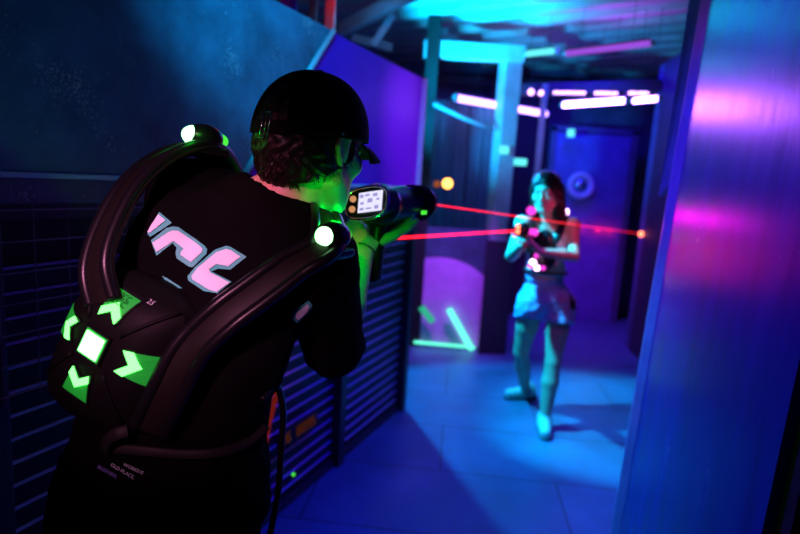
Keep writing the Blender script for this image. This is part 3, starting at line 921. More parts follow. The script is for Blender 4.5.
# hair: short strands all over the back and sides
hm = MB()
hf = cut(clip(ell(HT(0, -.016, -.004), (.083, .104, .116), HR), lambda p: -1.0 * ((p - A(HT(0, 0, -.040))) @ A(V(HR.col[2])) + 0.62 * ((p - A(HT(0, 0, -.040))) @ A(V(HR.col[1]))) * -1), 0.006), ell(HT(0, .085, -.03), (.09, .075, .10), HR), .01)
hf = cut(hf, union([ell(HT(.085, -.008, -.004), (.02, .026, .038), HR), ell(HT(-.085, -.008, -.004), (.02, .026, .038), HR)], .0), .006)
hf = wrinkle(hf, .0022, 160.0)
q = HC
hair = sdf_obj('hair', hf, (q.x - .16, q.y - .16, q.z - .16), (q.x + .16, q.y + .16, q.z + .16), 0.0032, M['hair'], man)
st = MB(); rng = random.Random(3); hv = hair.data.vertices
for i in range(1500):
    v = hv[rng.randrange(len(hv))]
    loc = HR.transposed() @ (v.co - HC)
    if loc.z > .045 or loc.y > .045: continue
    n = v.normal; dn = (n * .12 + V((0, 0, -1)) + V((rng.uniform(-.5, .5), rng.uniform(-.5, .5), 0))).normalized()
    L = rng.uniform(.006, .012); s = n.cross(dn).normalized() * .0009
    p0 = v.co - n * .001; p1 = p0 + dn * L * .6 + n * .002; p2 = p0 + dn * L + n * .0012
    a, b, c, d, e = [st.bm.verts.new(x) for x in (p0 - s, p0 + s, p1 + s * .8, p1 - s * .8, p2)]
    st.bm.faces.new((a, b, c, d)); st.bm.faces.new((d, c, e))
st.build('hair_strands', M['hair'], hair)
for sx in (-1, 1):
    MB().sphere(HT(sx * .031, .0785, .003), .0126).build('eye', M['eye'], man, True)

# cap: dome with an arched opening at the back, strap, buckle, brim, button
capo = MB()
def cap_pt(u, v, r=1.0):
    """u turns round from the front, v runs 0 rim .. 1 crown"""
    th = 2 * PI * u; ph = v * PI / 2
    x, y = math.sin(th), math.cos(th)
    rad = math.cos(ph) ** .80; zz = math.sin(ph) ** 1.0
    return HT(x * .0915 * rad * r, (-.008 + y * .110 * rad * r), .018 + zz * .102 * r - .020 * (1 - v) * (1 - y) / 2)
NU, NV = 96, 28
g = [[capo.bm.verts.new(cap_pt(i / NU, j / NV)) for j in range(NV)] for i in range(NU)]
top = capo.bm.verts.new(cap_pt(0, 1))
def in_hole(i, j):
    a = (((i + .5) / NU) - .5) * 2 * PI * .105; z = (j + .5) / NV * .10
    return (a / .050) ** 2 + ((z) / .064) ** 2 < 1
for i in range(NU):
    k = (i + 1) % NU
    for j in range(NV - 1):
        if not in_hole(i, j): capo.bm.faces.new((g[i][j], g[k][j], g[k][j + 1], g[i][j + 1]))
    capo.bm.faces.new((g[i][NV - 1], g[k][NV - 1], top))
co = capo.build('cap', M['cap'], man, True)
md = co.modifiers.new('cloth', 'SOLIDIFY'); md.thickness = .003; md.offset = 1
sb = MB()
for k in range(6):
    sb.tube([cap_pt(k / 6 + 1 / 12, .04 + .95 * t / 14, 1.02) for t in range(15)] if abs(k / 6 + 1 / 12 - .5) > .1 else [cap_pt(k / 6 + 1 / 12, .6 + .39 * t / 6, 1.02) for t in range(7)], .0012, 5)
sb.build('seam', M['cap'], co, True)
rim = []
for t in range(25):
    a = PI * t / 24
    u = .5 + (-.050 * math.cos(a)) / (2 * PI * .105); v = (.064 * math.sin(a)) / .10
    rim.append(cap_pt(u, max(v, 0), 1.02))
MB().tube(rim, .0028, 6).build('opening_binding', M['cap'], co, True)
bs = MB()
bs.tube([cap_pt(.5 + t * .0105, .035, 1.02) for t in range(-8, 9)], .011, 10, flat=.16, up=[cap_pt(.5 + t * .0105, .035, 1.2) - cap_pt(.5 + t * .0105, .035, 1.0) for t in range(-8, 9)])
so = bs.build('back_strap', M['cap'], co, True)
bk = MB(); u0, u1 = .478, .506
c4 = [cap_pt(u0, -.07, 1.045), cap_pt(u1, -.07, 1.045), cap_pt(u1, .16, 1.045), cap_pt(u0, .16, 1.045)]
bk.tube(c4, .0013, 6, closed=True); bk.tube([(c4[0] + c4[1]) / 2, (c4[2] + c4[3]) / 2], .0010, 6)
bk.build('buckle', M['chrome'], so, True)
MB().sphere(cap_pt(0, 1) + mU * .003, (.008, .008, .004)).build('button', M['cap'], co, True)
br = MB()
def brim(a, b):
    w = (a - .5) * 2; y0 = .096 * math.sqrt(max(0, 1 - (w * .80) ** 2)); x = w * .076
    ext = .084 * math.sqrt(max(0, 1 - (w * .93) ** 2.4 if w >= 0 else 1 - (abs(w) * .93) ** 2.4))
    return HT(x * (1 - .12 * b), y0 - .006 + ext * b, .020 - .018 * w * w - .022 * b * b)
br.grid(brim, 24, 10)
bo = br.build('brim', M['cap'], co, True)
md = bo.modifiers.new('board', 'SOLIDIFY'); md.thickness = .003; md.offset = 0
# bracelet round the right wrist
wd = (Rw - Re).normalized(); x = wd.orthogonal().normalized(); y = wd.cross(x); wc = Re.lerp(Rw, .93)
MB().tube([wc + (x * math.cos(a) + y * math.sin(a)) * .0305 for a in [2 * PI * k / 28 for k in range(28)]], .0016, 6, closed=True).build('bracelet', M['strap'], man, True)

# ------------------------------------------------------------------ his vest
vest = empty('laser_tag_vest', (-.42, .78, 1.25), 'black vest with green chevron lights worn by the person in the black cap', 'vest', 'laser tag vests')
PKN = -V((0.24, 0.95, -0.17)).normalized(); PKU = V((.40, .08, .91)); PKU = (PKU - PKN * PKU.dot(PKN)).normalized(); PKS = PKU.cross(PKN).normalized() 
if PKS.x < 0: PKS = -PKS
PKC = P(95, 345, .765)                                # centre of the square light
ha, ht, hb, HH = .104, .106, .150, .085
def pk(u, v, off=0.0):
    vv = ht if v > 0 else hb
    q = max(0.0, 1 - min(1, abs(u / ha)) ** 2.6) ** .5 * max(0.0, 1 - min(1, abs(v / vv)) ** 3.0) ** .5
    return PKC + PKS * u + PKU * v + PKN * (HH * (q - 1) + off)
shell = MB()
def sh_pt(a, b):
    u = (a * 2 - 1); v = (b * 2 - 1)
    u = math.sin(u * PI / 2) ; v = math.sin(v * PI / 2)
    u, v = u * math.sqrt(1 - v * v * .35), v * math.sqrt(1 - u * u * .35)
    return pk(u * ha, v * (ht if v > 0 else hb))
shell.grid(sh_pt, 56, 56)
bd_ = [e for e in shell.bm.edges if e.is_boundary]
ext = bmesh.ops.extrude_edge_only(shell.bm, edges=bd_)
nv = [v for v in ext['geom'] if isinstance(v, bmesh.types.BMVert)]
for v in nv: v.co -= PKN * .06
bmesh.ops.contextual_create(shell.bm, geom=[e for e in ext['geom'] if isinstance(e, bmesh.types.BMEdge)])
back = shell.build('back_shell', M['black'], vest, True, 50)

def plate(poly, off0, off1, name, material, parent, cuts=2, mp=pk):
    bm = bmesh.new()
    n = len(poly)
    a = [bm.verts.new((p[0], p[1], off0)) for p in poly]; b = [bm.verts.new((p[0], p[1], off1)) for p in poly]
    bm.faces.new(b).normal_update()
    for i in range(n): bm.faces.new((a[i], a[(i + 1) % n], b[(i + 1) % n], b[i]))
    bmesh.ops.triangulate(bm, faces=[f for f in bm.faces if len(f.verts) > 4])
    for _ in range(cuts): bmesh.ops.subdivide_edges(bm, edges=bm.edges[:], cuts=1)
    bmesh.ops.triangulate(bm, faces=bm.faces[:])
    for v in bm.verts: v.co = mp(v.co.x, v.co.y, v.co.z)
    bmesh.ops.recalc_face_normals(bm, faces=bm.faces[:])
    me = bpy.data.meshes.new(name); bm.to_mesh(me); bm.free()
    return link(name, me, material, parent)

sq = lambda h: [(-h, -h), (h, -h), (h, h), (-h, h)]
fr_ = plate(sq(.0225), -.004, .006, 'target_frame', M['gloss'], vest)
plate(sq(.0195), .0061, .0064, 'green_surround', M['greenglass'], fr_)
plate(sq(.0165), .006, .0085, 'target_light', GL['green'], fr_)
win = [(-.015, .042), (0, .055), (.015, .042), (.023, .083), (-.023, .083)]
chv = [(-.015, .0425), (0, .0555), (.015, .0425), (.0175, .054), (0, .069), (-.0175, .054)]
rimp = [(-.017, .039), (0, .052), (.017, .039), (.0265, .087), (-.0265, .087)]
for k, (sc_, tx) in enumerate(((1.0, 'top'), (1.08, 'right'), (1.0, 'left'), (1.0, 'bottom'))):
    rot = {'top': lambda t, r: (t, r), 'right': lambda t, r: (r, -t), 'left': lambda t, r: (-r, t), 'bottom': lambda t, r: (-t, -r)}[tx]
    T2 = lambda ps: [rot(t * sc_, r * sc_) for t, r in ps]
    w = plate(T2(rimp), -.004, .0030, 'chevron_frame', M['gloss'], vest, 3)
    plate(T2(win), .0031, .0040, 'chevron_window', M['greenglass'], w, 3)
    plate(T2(chv), .0036, .0065, 'chevron_light', GL['greenhot'], w, 3)
    if tx == 'top':
        text_on("ZCC", lambda x, y: pk(.001 + x * .012, .066 + y * .012, .0068), 'window_print', M['black'], w)
        text_on("2CC", lambda x, y: pk(.003 + x * .010, .075 + y * .010, .0068), 'window_print', M['black'], w)
text_on("2.5", lambda x, y: pk(.034 + x * .008, .084 + y * .008, .002), 'small_print', M['tank'], back)
# ridges moulded on the shell
for s_ in (-1, 1):
    for t_ in (-1, 1):
        MB().tube([pk(s_ * .030 + s_ * .045 * k / 8, t_ * .030 + t_ * .06 * k / 8, .001) for k in range(9)], .003, 8).build('shell_ridge', M['black'], back, True)

def harness(pts, ups, w, name='shoulder_strap', m='strap'):
    sp = spline(pts, 8); n = len(sp)
    us = []
    for i in range(n):
        f = i / (n - 1) * (len(ups) - 1); k = min(int(f), len(ups) - 2); us.append(V(ups[k]).lerp(V(ups[k + 1]), f - k).normalized())
    o = MB().tube(sp, w, 14, flat=.34, up=us).build(name, M[m], vest, True)
    for sgn in (-1, 1):
        pp = []
        for i, p in enumerate(sp):
            d = (sp[min(i + 1, n - 1)] - sp[max(i - 1, 0)]).normalized(); x = d.cross(us[i]).normalized()
            pp.append(p + x * sgn * w * .70 + us[i] * w * .22)
        MB().tube(pp, w * .30, 8).build('strap_ridge', M['gloss'], o, True)
    return o
lo_, ro_ = (-.45, -.70, .55), (.10, -.80, .60)
harness([V((-.29, 1.125, 1.26)), V((-.315, 1.135, 1.38)), V((-.345, 1.07, 1.50)), P(203, 150, .985), P(168, 158, .93), P(134, 186, .875), P(110, 228, .83), P(99, 268, .80), P(106, 303, .79)],
        [(.3, .9, .1), (.1, .8, .5), (-.2, .0, 1), (-.4, -.5, .75), lo_, lo_, (-.35, -.85, .3)], .031)
harness([V((-.235, 1.09, 1.22)), V((-.175, 1.06, 1.35)), V((-.145, .99, 1.432)), P(325, 246, .872), P(292, 268, .835), P(255, 295, .805), P(222, 320, .785), P(190, 352, .775), P(168, 392, .77), P(150, 430, .775)],
        [(.4, .9, .1), (.3, .8, .5), (.3, .1, 1), (.2, -.5, .8), ro_, ro_, ro_, (.2, -.95, .2), (.2, -.95, .1)], .031)
# shoulder lamps
def pod(c, axis, up, sc):
    R = frame(axis, up)
    o = MB().sphere(c, (.026 * sc, .033 * sc, .023 * sc), R, 24, 16).build('shoulder_lamp', M['gloss'], vest, True)
    MB().sphere(c - V(axis).normalized() * .0150 * sc + V(R.col[2]) * .001, (.0180 * sc, .0225 * sc, .0165 * sc), R, 24, 16).build('lamp_lens', GL['pod'], o, True)
    MB().sphere(c + V(axis).normalized() * .024 * sc, (.016 * sc, .019 * sc, .013 * sc), R, 20, 12).build('lamp_lens', GL['greendim'], o, True)
    b = MB().box(c - V(R.col[2]) * .022 * sc, (.056 * sc, .066 * sc, .014 * sc), R, .006).build('lamp_base', M['gloss'], o)
pod(P(204, 138, .985), (.62, .72, -.08), (-.15, -.1, 1), 1.06)
pod(P(333, 236, .885), (.42, .90, .02), (.2, -.15, 1), 1.05)
# front plate, side belt, hanging cable
fp = ell(chl + mF * .118, (.10, .045, .13), MR)
sdf_obj('front_plate', fp, (-.5, .8, 1.0), (0, 1.3, 1.5), .009, M['black'], vest)
def on_pts(pxs, off, Yd):
    out = []
    for (x, y) in pxs:
        l, n = surf(x, y, Yd); out.append(l + n * off)
    return out
bp = spline(on_pts([(118, 447), (150, 450), (182, 452), (215, 451), (245, 440), (262, 425)], .008, .8), 6)
MB().tube(bp, .008, 8, flat=.3, up=V((-.2, -.9, .3))).build('side_belt', M['grey'], vest, True)
bp = spline([P(104, 450, .775), P(108, 440, .765), P(117, 434, .76), P(128, 431, .765)], 6)
MB().tube(bp, .010, 8, flat=.3, up=V((-.2, -.9, .3))).build('belt_loop', M['grey'], vest, True)
cb = spline([P(262, 400, .86), P(276, 385, .90), P(283, 410, .93), P(281, 450, .94), P(277, 500, .93), P(262, 560, .9), P(240, 580, .87)], 8)
MB().tube(cb, .006, 8).build('coiled_cable', M['gloss'], vest, True)

# ------------------------------------------------------------------ his blaster
def blaster(base, d, label, mine):
    d = V(d).normalized(); R = frame(d, (0, 0, 1)); r = V(R.col[0]); u = V(R.col[2]); b = V(base)
    ky = .74 if mine else 1.0; kx = 1.22 if mine else 1.0
    at = lambda x, y, z: b + r * x * kx + d * y * ky + u * z * kx
    t = empty('laser_blaster', b, label, 'blaster', 'laser tag blasters')
    f = union([ell(at(0, .062, 0), (.045 * kx, .050 * ky, .038 * kx), R), cap(at(0, .05, -.002), at(0, .27, .0), .036 * kx, .030 * kx)], .02)
    f = join(f, cap(at(0, .03, .018), at(0, .22, .030), .014, .010), .015)
    f = join(f, cap(at(0, .10, -.03), at(0, .26, -.028), .018, .015), .012)
    c = at(0, .1, 0)
    bo = sdf_obj('housing', f, (c.x - .3, c.y - .3, c.z - .12), (c.x + .3, c.y + .3, c.z + .12), .004, M['gloss'], t)
    MB().lathe(at(0, .25, .002), d, [(hh_ * ky, rr__ * kx) for hh_, rr__ in [(0, .030), (.01, .034), (.045, .035), (.05, .031), (.058, .031), (.062, .036), (.095, .037), (.10, .033), (.125, .032), (.135, .027), (.135, .017), (.120, .015), (.120, 0)]], 32).build('barrel', M['gloss'], t, True, 40)
    MB().lathe(at(0, .372, .002), d, [(0, .015), (.004, .012), (.006, 0)], 20).build('muzzle_lens', M['chrome'], t, True)
    rg = MB()
    for k in (.268, .282, .296, .322, .334): rg.tube([at(math.cos(a) * .0365, k, .002 + math.sin(a) * .0365) for a in [2 * PI * q / 36 for q in range(36)]], .0025, 6, closed=True)
    rg.build('barrel_ring', M['black'], t, True)
    g = cap(at(0, .075, -.03), at(0, .055, -.125), .019, .021)
    sdf_obj('grip', join(g, ell(at(0, .052, -.138), (.020, .026, .010), R), .01), (c.x - .2, c.y - .2, c.z - .2), (c.x + .2, c.y + .2, c.z + .05), .004, M['gloss'], t)
    MB().tube([at(0, .105, -.03), at(0, .112, -.045), at(0, .108, -.060)], .005, 8).build('trigger', M['chrome'], t, True)
    MB().tube([at(0, .08, -.035), at(0, .135, -.035), at(0, .135, -.07), at(0, .075, -.075)], .004, 8).build('trigger_guard', M['gloss'], t, True)
    # rear face: oval bezel, screen, two buttons
    rb = MB()
    tilt = Matrix.Rotation(-.38, 3, 'X') @ Matrix.Rotation(-.20 if mine else 0.0, 3, 'Y')
    q = lambda x, z, y=0.0: at(0, -.006, .004) + R @ (tilt @ V((x * kx, y, z * kx)))
    pts = [q(.044 * math.copysign(abs(math.cos(a)) ** .7, math.cos(a)), .031 * math.copysign(abs(math.sin(a)) ** .7, math.sin(a))) for a in [2 * PI * k / 48 for k in range(48)]]
    face = MB(); vs0 = [face.bm.verts.new(p) for p in pts]; vs1 = [face.bm.verts.new(p + d * .045) for p in pts]
    face.bm.faces.new(vs0)
    for i in range(48): face.bm.faces.new((vs0[i], vs0[(i + 1) % 48], vs1[(i + 1) % 48], vs1[i]))
    fo = face.build('rear_face', M['gloss'], t, True, 40)
    MB().tube(pts[:], .0035, 8, closed=True).build('bezel', M['chrome'], fo, True)
    x0, x1, z0, z1 = -.014, .034, -.019, .020
    sc_ = MB().prism([q(x0, z0, -.002), q(x1, z0, -.002), q(x1, z1, -.002), q(x0, z1, -.002)], -d, .002).build('screen', GL['screen'], fo)
    ic = MB()
    rr_ = random.Random(5)
    for (ix, iz, w, h) in ((-.008, .012, .008, .006), (.004, .013, .010, .004), (.020, .012, .009, .006), (.026, .003, .006, .004), (.010, .002, .010, .008), (-.006, -.002, .007, .005), (-.006, -.013, .008, .005), (.008, -.013, .012, .003), (.024, -.012, .008, .007)):
        ic.prism([q(ix - w / 2, iz - h / 2, -.0045), q(ix + w / 2, iz - h / 2, -.0045), q(ix + w / 2, iz + h / 2, -.0045), q(ix - w / 2, iz + h / 2, -.0045)], -d, .0004)
    ic.build('screen_icons', glow('icon_tint', (.42, .40, .80), .8), sc_)
    for z in (.010, -.010):
        MB().sphere(q(-.027, z, -.002), .0075).build('button', GL['amber'], fo, True)
    MB().box(at(.0355, .262, -.014), (.005, .024, .010), R, .0015).build('status_light', GL['greendim'], t)
    return t, at(0, .378, .002)
gun, muz = blaster(g0, GD, 'black blaster with a lit screen held by the person in the cap', True)

# ------------------------------------------------------------------ the player facing us
wF = V((-.40, -.92, 0)).normalized(); WRt = frame(wF, (0, 0, 1)); wRr = V(WRt.col[0])
wp, ww, wc, wn = P(546, 296, 3.46), P(546, 271, 3.44), P(547, 243, 3.42), P(548, 224, 3.40)
wRs, wLs = P(522, 223, 3.42), P(573, 225, 3.38)
wRe, wRw = P(511, 256, 3.28), P(521, 246, 3.10)
wLe, wLw = P(574, 256, 3.24), P(540, 252, 3.13)
wRh, wLh = P(532, 305, 3.48), P(560, 306, 3.44)
wRk, wLk = P(521, 352, 3.58), P(553, 362, 3.36)
wRa, wLa = P(526, 395, 3.84), P(544, 424, 3.32)
wHC = P(546, 192, 3.32) 
wHR = frame((-.50, -.86, -.12), (-.10, 0, 1))
s_ = .98
wh, wT = head_field(wHC, wHR, s_)
wt = union([ell(wp, (.150, .10, .105), WRt), ell(ww, (.112, .082, .11), WRt), ell(wc, (.130, .092, .12), WRt), cap(wn + V((0, 0, -.03)), wRs, .045, .043), cap(wn + V((0, 0, -.03)), wLs, .045, .043)], .045)
wt = join(wt, union([ell(wc + wF * .065 + wRr * .055 + V((0, 0, -.01)), (.052, .045, .05), WRt), ell(wc + wF * .065 - wRr * .055 + V((0, 0, -.01)), (.052, .045, .05), WRt)], .02), .03)
wb = join(wt, cap(wn + V((0, 0, -.04)), wT(0, -.02, -.05), .046, .045), .02)
wb = join(wb, wh, .018)
warm = union([cap(wRs, wRe, .040, .032), cap(wRe, wRe.lerp(wRw, .35), .033, .033), cap(wRe.lerp(wRw, .35), wRw, .033, .022), cap(wLs, wLe, .040, .032), cap(wLe, wLe.lerp(wLw, .35), .033, .033), cap(wLe.lerp(wLw, .35), wLw, .033, .022)], .01)
def leg(h, k, a): return union([cap(h, h.lerp(k, .45), .082, .070), cap(h.lerp(k, .45), k, .070, .048), cap(k, k.lerp(a, .32), .047, .052), cap(k.lerp(a, .32), a, .052, .030)], .015)
wb = join(wb, warm, .022)
wb = join(wb, lambda p: np.minimum(leg(wRh, wRk, wRa)(p), leg(wLh, wLk, wLa)(p)), .03)
wrf, wlf = V((-.96, -.28, 0)).normalized(), V((-.18, -.98, 0)).normalized()
foot = lambda a, f: cap(V((a.x, a.y, .045)) - f * .03, V((a.x, a.y, .032)) + f * .13, .032, .024)
wb = join(wb, lambda p: np.minimum(foot(wRa, wrf)(p), foot(wLa, wlf)(p)), .02)
wg = V((-.405, -.914, 0)).normalized()
m2 = P(518, 231, 3.0)
wbase = m2 - wg * .378
h1 = hand(wRw, (m2 - wg * .27 + V((0, 0, -.05)) - wRw), V((.3, -.2, 1)), V((-.9, .4, 0)), [(.4, .9, .7), (.5, 1.0, .8), (.55, 1.0, .8), (.6, 1.0, .8)], .5, .9)
h2 = hand(wLw, (m2 - wg * .20 + V((0, 0, -.045)) - wLw), V((-.2, .1, 1)), V((0, -1, 0)), [(.3, .5, .5), (.3, .55, .5), (.35, .55, .5), (.4, .6, .5)], .3, .9)
wb = join(wb, lambda p: np.minimum(h1(p), h2(p)), .01)
woman = empty('person', (P(540, 425, 3.5).x, 3.5, 0), 'person with long dark hair in white shorts, facing us with a raised blaster', 'person', 'players')
sdf_obj('body', wb, (.35, 2.8, -.01), (1.35, 4.1, 1.72), .0058, M['skin_tan'], woman)
top = clip(clip(grow(wt, .007), half(wn + V((0, 0, -.035)), (0, -.25, 1)), .01), half(ww + V((0, 0, -.03)), (0, 0, -1)), .004)
top = cut(top, union([cap(wRs - wRr * -.018, wRs + wRr * .1, .055, .055), cap(wLs - wRr * .018, wLs - wRr * .1, .055, .055), cap(wn + wF * .05, wn + wF * .1 + V((0, 0, .1)), .05, .06)], 0), .01)
sdf_obj('tank_top', top, (.4, 3.0, .8), (1.35, 3.9, 1.5), .0065, M['tank'], woman)
so_ = join(union([ell(wp, (.160, .112, .115), WRt), ell(ww + V((0, 0, -.03)), (.118, .09, .08), WRt)], .04), lambda p: np.minimum(cap(wRh, wRh.lerp(wRk, .33), .100, .098)(p), cap(wLh, wLh.lerp(wLk, .33), .100, .098)(p)), .03)
cutz = lambda p: np.minimum(cap(wRh.lerp(wRk, .36), wRk, .125, .13)(p), cap(wLh.lerp(wLk, .36), wLk, .125, .13)(p))
so_ = cut(so_, lambda p: np.minimum((p - A(wRh.lerp(wRk, .30))) @ A((wRh - wRk).normalized()), (p - A(wLh.lerp(wLk, .30))) @ A((wLh - wLk).normalized())), .004)
so_ = clip(so_, half(ww + V((0, 0, -.045)), (0, 0, 1)), .004)
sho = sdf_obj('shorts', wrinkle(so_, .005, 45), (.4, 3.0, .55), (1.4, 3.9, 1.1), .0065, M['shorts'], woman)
# stripe down her left side
SHB = bvh_of(sho)
def on_shorts(x, y):
    d = ray(x, y).normalized(); l, n, i, dd = SHB.ray_cast(CAM_LOC, d)
    return None if l is None else l + n * .003
decal([(569, 285), (574.5, 285), (575.5, 310), (570, 309)], on_shorts, 'side_stripe', M['stripe'], sho, 3)
# hair
hh = union([ell(wT(0, -.020, .022), (.094 * s_, .110 * s_, .108 * s_), wHR), cap(wT(.062, -.02, .0), wT(.080, -.025, -.155), .040, .034), cap(wT(-.062, -.02, .0), wT(-.085, -.02, -.165), .042, .036), cap(wT(0, -.07, -.02), wT(0, -.075, -.15), .06, .055)], .03)
hh = cut(hh, union([ell(wT(0, .095, -.035), (.060, .085, .085), wHR), cap(wT(0, .08, -.10), wT(0, .05, -.2), .05, .055)], .02), .012)
hh = wrinkle(hh, .004, 95)
q = wHC
sdf_obj('hair', hh, (q.x - .2, q.y - .2, q.z - .28), (q.x + .2, q.y + .2, q.z + .2), .0055, M['hair'], woman)
for sx in (-1, 1):
    e_ = MB().sphere(wT(sx * .031, .0785, .003), .0124 * s_).build('eye', M['eye'], woman, True)
    MB().sphere(wT(sx * .031, .0865, .003), .0058 * s_).build('iris', M['black'], e_, True)
    MB().tube([wT(sx * .048, .080, .022), wT(sx * .032, .091, .027), wT(sx * .016, .092, .022)], [.002, .0035, .003], 6).build('eyebrow', M['hair'], woman, True)
MB().tube([wT(-.021, .0885, -.066), wT(-.008, .0935, -.0645), wT(.008, .0935, -.0645), wT(.021, .0885, -.066)], [.002, .0048, .0048, .002], 8).build('lips', M['lip'], woman, True)
for a, f in ((wRa, wrf), (wLa, wlf)):
    a0 = V((a.x, a.y, 0))
    g = union([cap(a0 + V((0, 0, .05)) - f * .035, a0 + V((0, 0, .038)) + f * .135, .044, .034), cap(a0 + V((0, 0, .085)) - f * .01, a0 + V((0, 0, .05)), .042, .046)], .02)
    g = clip(g, half((0, 0, .012), (0, 0, -1)), .003)
    q = a0 + f * .05
    sh_ = sdf_obj('shoe', g, (q.x - .25, q.y - .25, 0), (q.x + .25, q.y + .25, .2), .0065, M['shoe'], woman)
    sl = clip(clip(union([cap(a0 + V((0, 0, .02)) - f * .038, a0 + V((0, 0, .02)) + f * .14, .047, .037)], 0), half((0, 0, .0), (0, 0, -1)), .002), half((0, 0, .02), (0, 0, 1)), .002)
    sdf_obj('sole', sl, (q.x - .25, q.y - .25, -.02), (q.x + .25, q.y + .25, .1), .006, M['sole'], sh_)
    lc = MB()
    for k in range(4):
        c = a0 + f * (.035 + .02 * k) + V((0, 0, .088 - .009 * k)); sd = f.cross(V((0, 0, 1)))
        lc.tube([c - sd * .022 - V((0, 0, .005)), c + V((0, 0, .002)), c + sd * .022 - V((0, 0, .005))], .003, 6)
    lc.build('laces', M['tank'], sh_, True)

# her vest
wv = empty('laser_tag_vest', wc, 'dark vest with magenta lights worn by the person with long hair', 'vest', 'laser tag vests')
fp = join(ell(wc + wF * .105 + V((0, 0, -.05)), (.085, .045, .115), WRt), ell(wc + wF * .10 + V((0, 0, .03)), (.05, .04, .06), WRt), .03)
sdf_obj('front_plate', fp, (.4, 2.9, .8), (1.4, 3.8, 1.6), .0075, M['gloss'], wv)
sdf_obj('back_plate', ell(wc - wF * .11, (.10, .05, .14), WRt), (.4, 3.0, .8), (1.4, 3.9, 1.6), .009, M['gloss'], wv)
for sgn, shp in ((1, wRs), (-1, wLs)):
    m_ = wn.lerp(shp, .62)
    pts = [wc + wF * .12 + wRr * sgn * .045, wc + wF * .105 + wRr * sgn * .085 + V((0, 0, .07)), m_ + V((0, 0, .052)) + wF * .02, m_ - wF * .06 + V((0, 0, .02)), wc - wF * .12 + wRr * sgn * .07]
    MB().tube(spline(pts, 8), .021, 10, flat=.4, up=wF + V((0, 0, .6))).build('shoulder_strap', M['gloss'], wv, True)
    pc = m_ + V((0, 0, .075)) + wF * .03
    po = MB().sphere(pc, (.026, .036, .024), WRt).build('shoulder_lamp', M['gloss'], wv, True)
    MB().sphere(pc + wF * .019 + V((0, 0, .004)), (.030, .026, .026), WRt).build('lamp_lens', GL['magentahot' if sgn < 0 else 'magenta'], po, True)
MB().tube([ww + WRt @ V((.122 * math.cos(a), .098 * math.sin(a), .0)) for a in [2 * PI * k / 32 for k in range(32)]], .022, 8, closed=True, flat=.35, up=V((0, 0, 1))).build('waist_belt', M['gloss'], wv, True)
for (x, y, g, r) in ((533, 262.5, 'magentahot', .019), (536.5, 255.5, 'magenta', .014), (537, 268, 'magentahot', .016), (530, 266, 'magenta', .015), (543, 268, 'magenta', .014), (531, 246, 'magenta', .018), (541, 245, 'magenta', .016), (525, 239, 'magenta', .013)):
    c = P(x, y, 3.225 if y > 250 else 3.02)
    if y > 250: MB().sphere(c, (r, r * .6, r), WRt).build('target_light', GL[g], wv, True)

g2, muz2 = blaster(wbase, wg, 'dark blaster with magenta and red lights held by the person facing us', False)
R2 = frame(wg, (0, 0, 1))
for (x, y, z, r, g) in ((0, .384, .024, .012, 'red'), (0, .384, -.004, .011, 'red'), (.036, .28, -.03, .015, 'magenta'), (-.037, .10, -.02, .022, 'magenta'), (-.036, .20, -.01, .016, 'magenta')):
    MB().sphere(wbase + R2 @ V((x, y, z)), r).build('glow_light', GL[g], g2, True)

# laser beams
tag(MB().tube([muz2 + wg * .004, P(338, 241.5, 1.30)], .0046, 10).build('laser_beam', M['laser_'] if 'laser_' in M else GL['laser'], smooth=True), 'bright red laser beam from the far blaster to the capped aimer', 'laser beam', 'laser beams')
e2 = P(641, 234, 5.25)
tag(MB().tube([muz + GD * .002, e2], .0028, 10).build('laser_beam', GL['laserthin'], smooth=True), 'thin dim red laser beam from the near blaster to the far partition', 'laser beam', 'laser beams')
tag(MB().sphere(e2 + V((0, -.0, 0)), (.026, .008, .026)).build('laser_spot', GL['red'], smooth=True), 'small red laser spot on the dark partition by the right panel', 'laser spot')

# ------------------------------------------------------------------ light
def lamp(kind, loc, col, power, size=0.1, target=None, cone=60, blend=.6, name='lamp'):
    ld = bpy.data.lights.new(name, kind); ld.color = col; ld.energy = power
    if kind == 'AREA': ld.shape = 'DISK'; ld.size = size
    else: ld.shadow_soft_size = size
    if kind == 'SPOT': ld.spot_size = math.radians(cone); ld.spot_blend = blend
    o = bpy.data.objects.new(name, ld); C.objects.link(o); o.location = loc
    if target is not None:
        o.rotation_euler = (V(target) - V(loc)).to_track_quat('-Z', 'Y').to_euler()
    return o

# cyan flood behind the free end of the left wall, aimed at the open floor; added spots brighten post and roof
lamp('SPOT', (-.24, 4.48, 2.30), (0.0, 0.36, 1.0), 460, .05, (.78, 3.28, .42), 70, .35, name='cyan_flood')
lamp('SPOT', (-.20, 4.30, 1.80), (0.0, 0.42, 1.0), 230, .05, (.80, 5.0, 2.30), 80, .9, name='post_fill')
lamp('SPOT', (.05, 4.55, 1.75), (0.0, 0.50, 1.0), 480, .05, (.48, 4.75, 2.93), 66, .9, name='roof_fill')
lamp('SPOT', (1.75, 4.95, 2.25), (0.50, 0.0, 1.0), 28, .1, (1.50, 4.45, 2.93), 100, .9, name='roof_violet_fill')  # added violet spot, tints the right part of the roof
lamp('POINT', (-.25, 3.95, 2.55), (0.0, 0.40, 1.0), 3, .05, name='rafter_fill')  # added cyan point to brighten the braces
lamp('POINT', (-.33, 3.30, 2.60), (1.0, 0.08, 0.10), 2.5, .03, name='red_fill')  # added red point so the posts show red
lamp('SPOT', (-.18, 3.18, 2.38), (0.0, 0.58, 1.0), 1000, .04, (.86, 3.42, .72), 38, .5, name='player_spot')
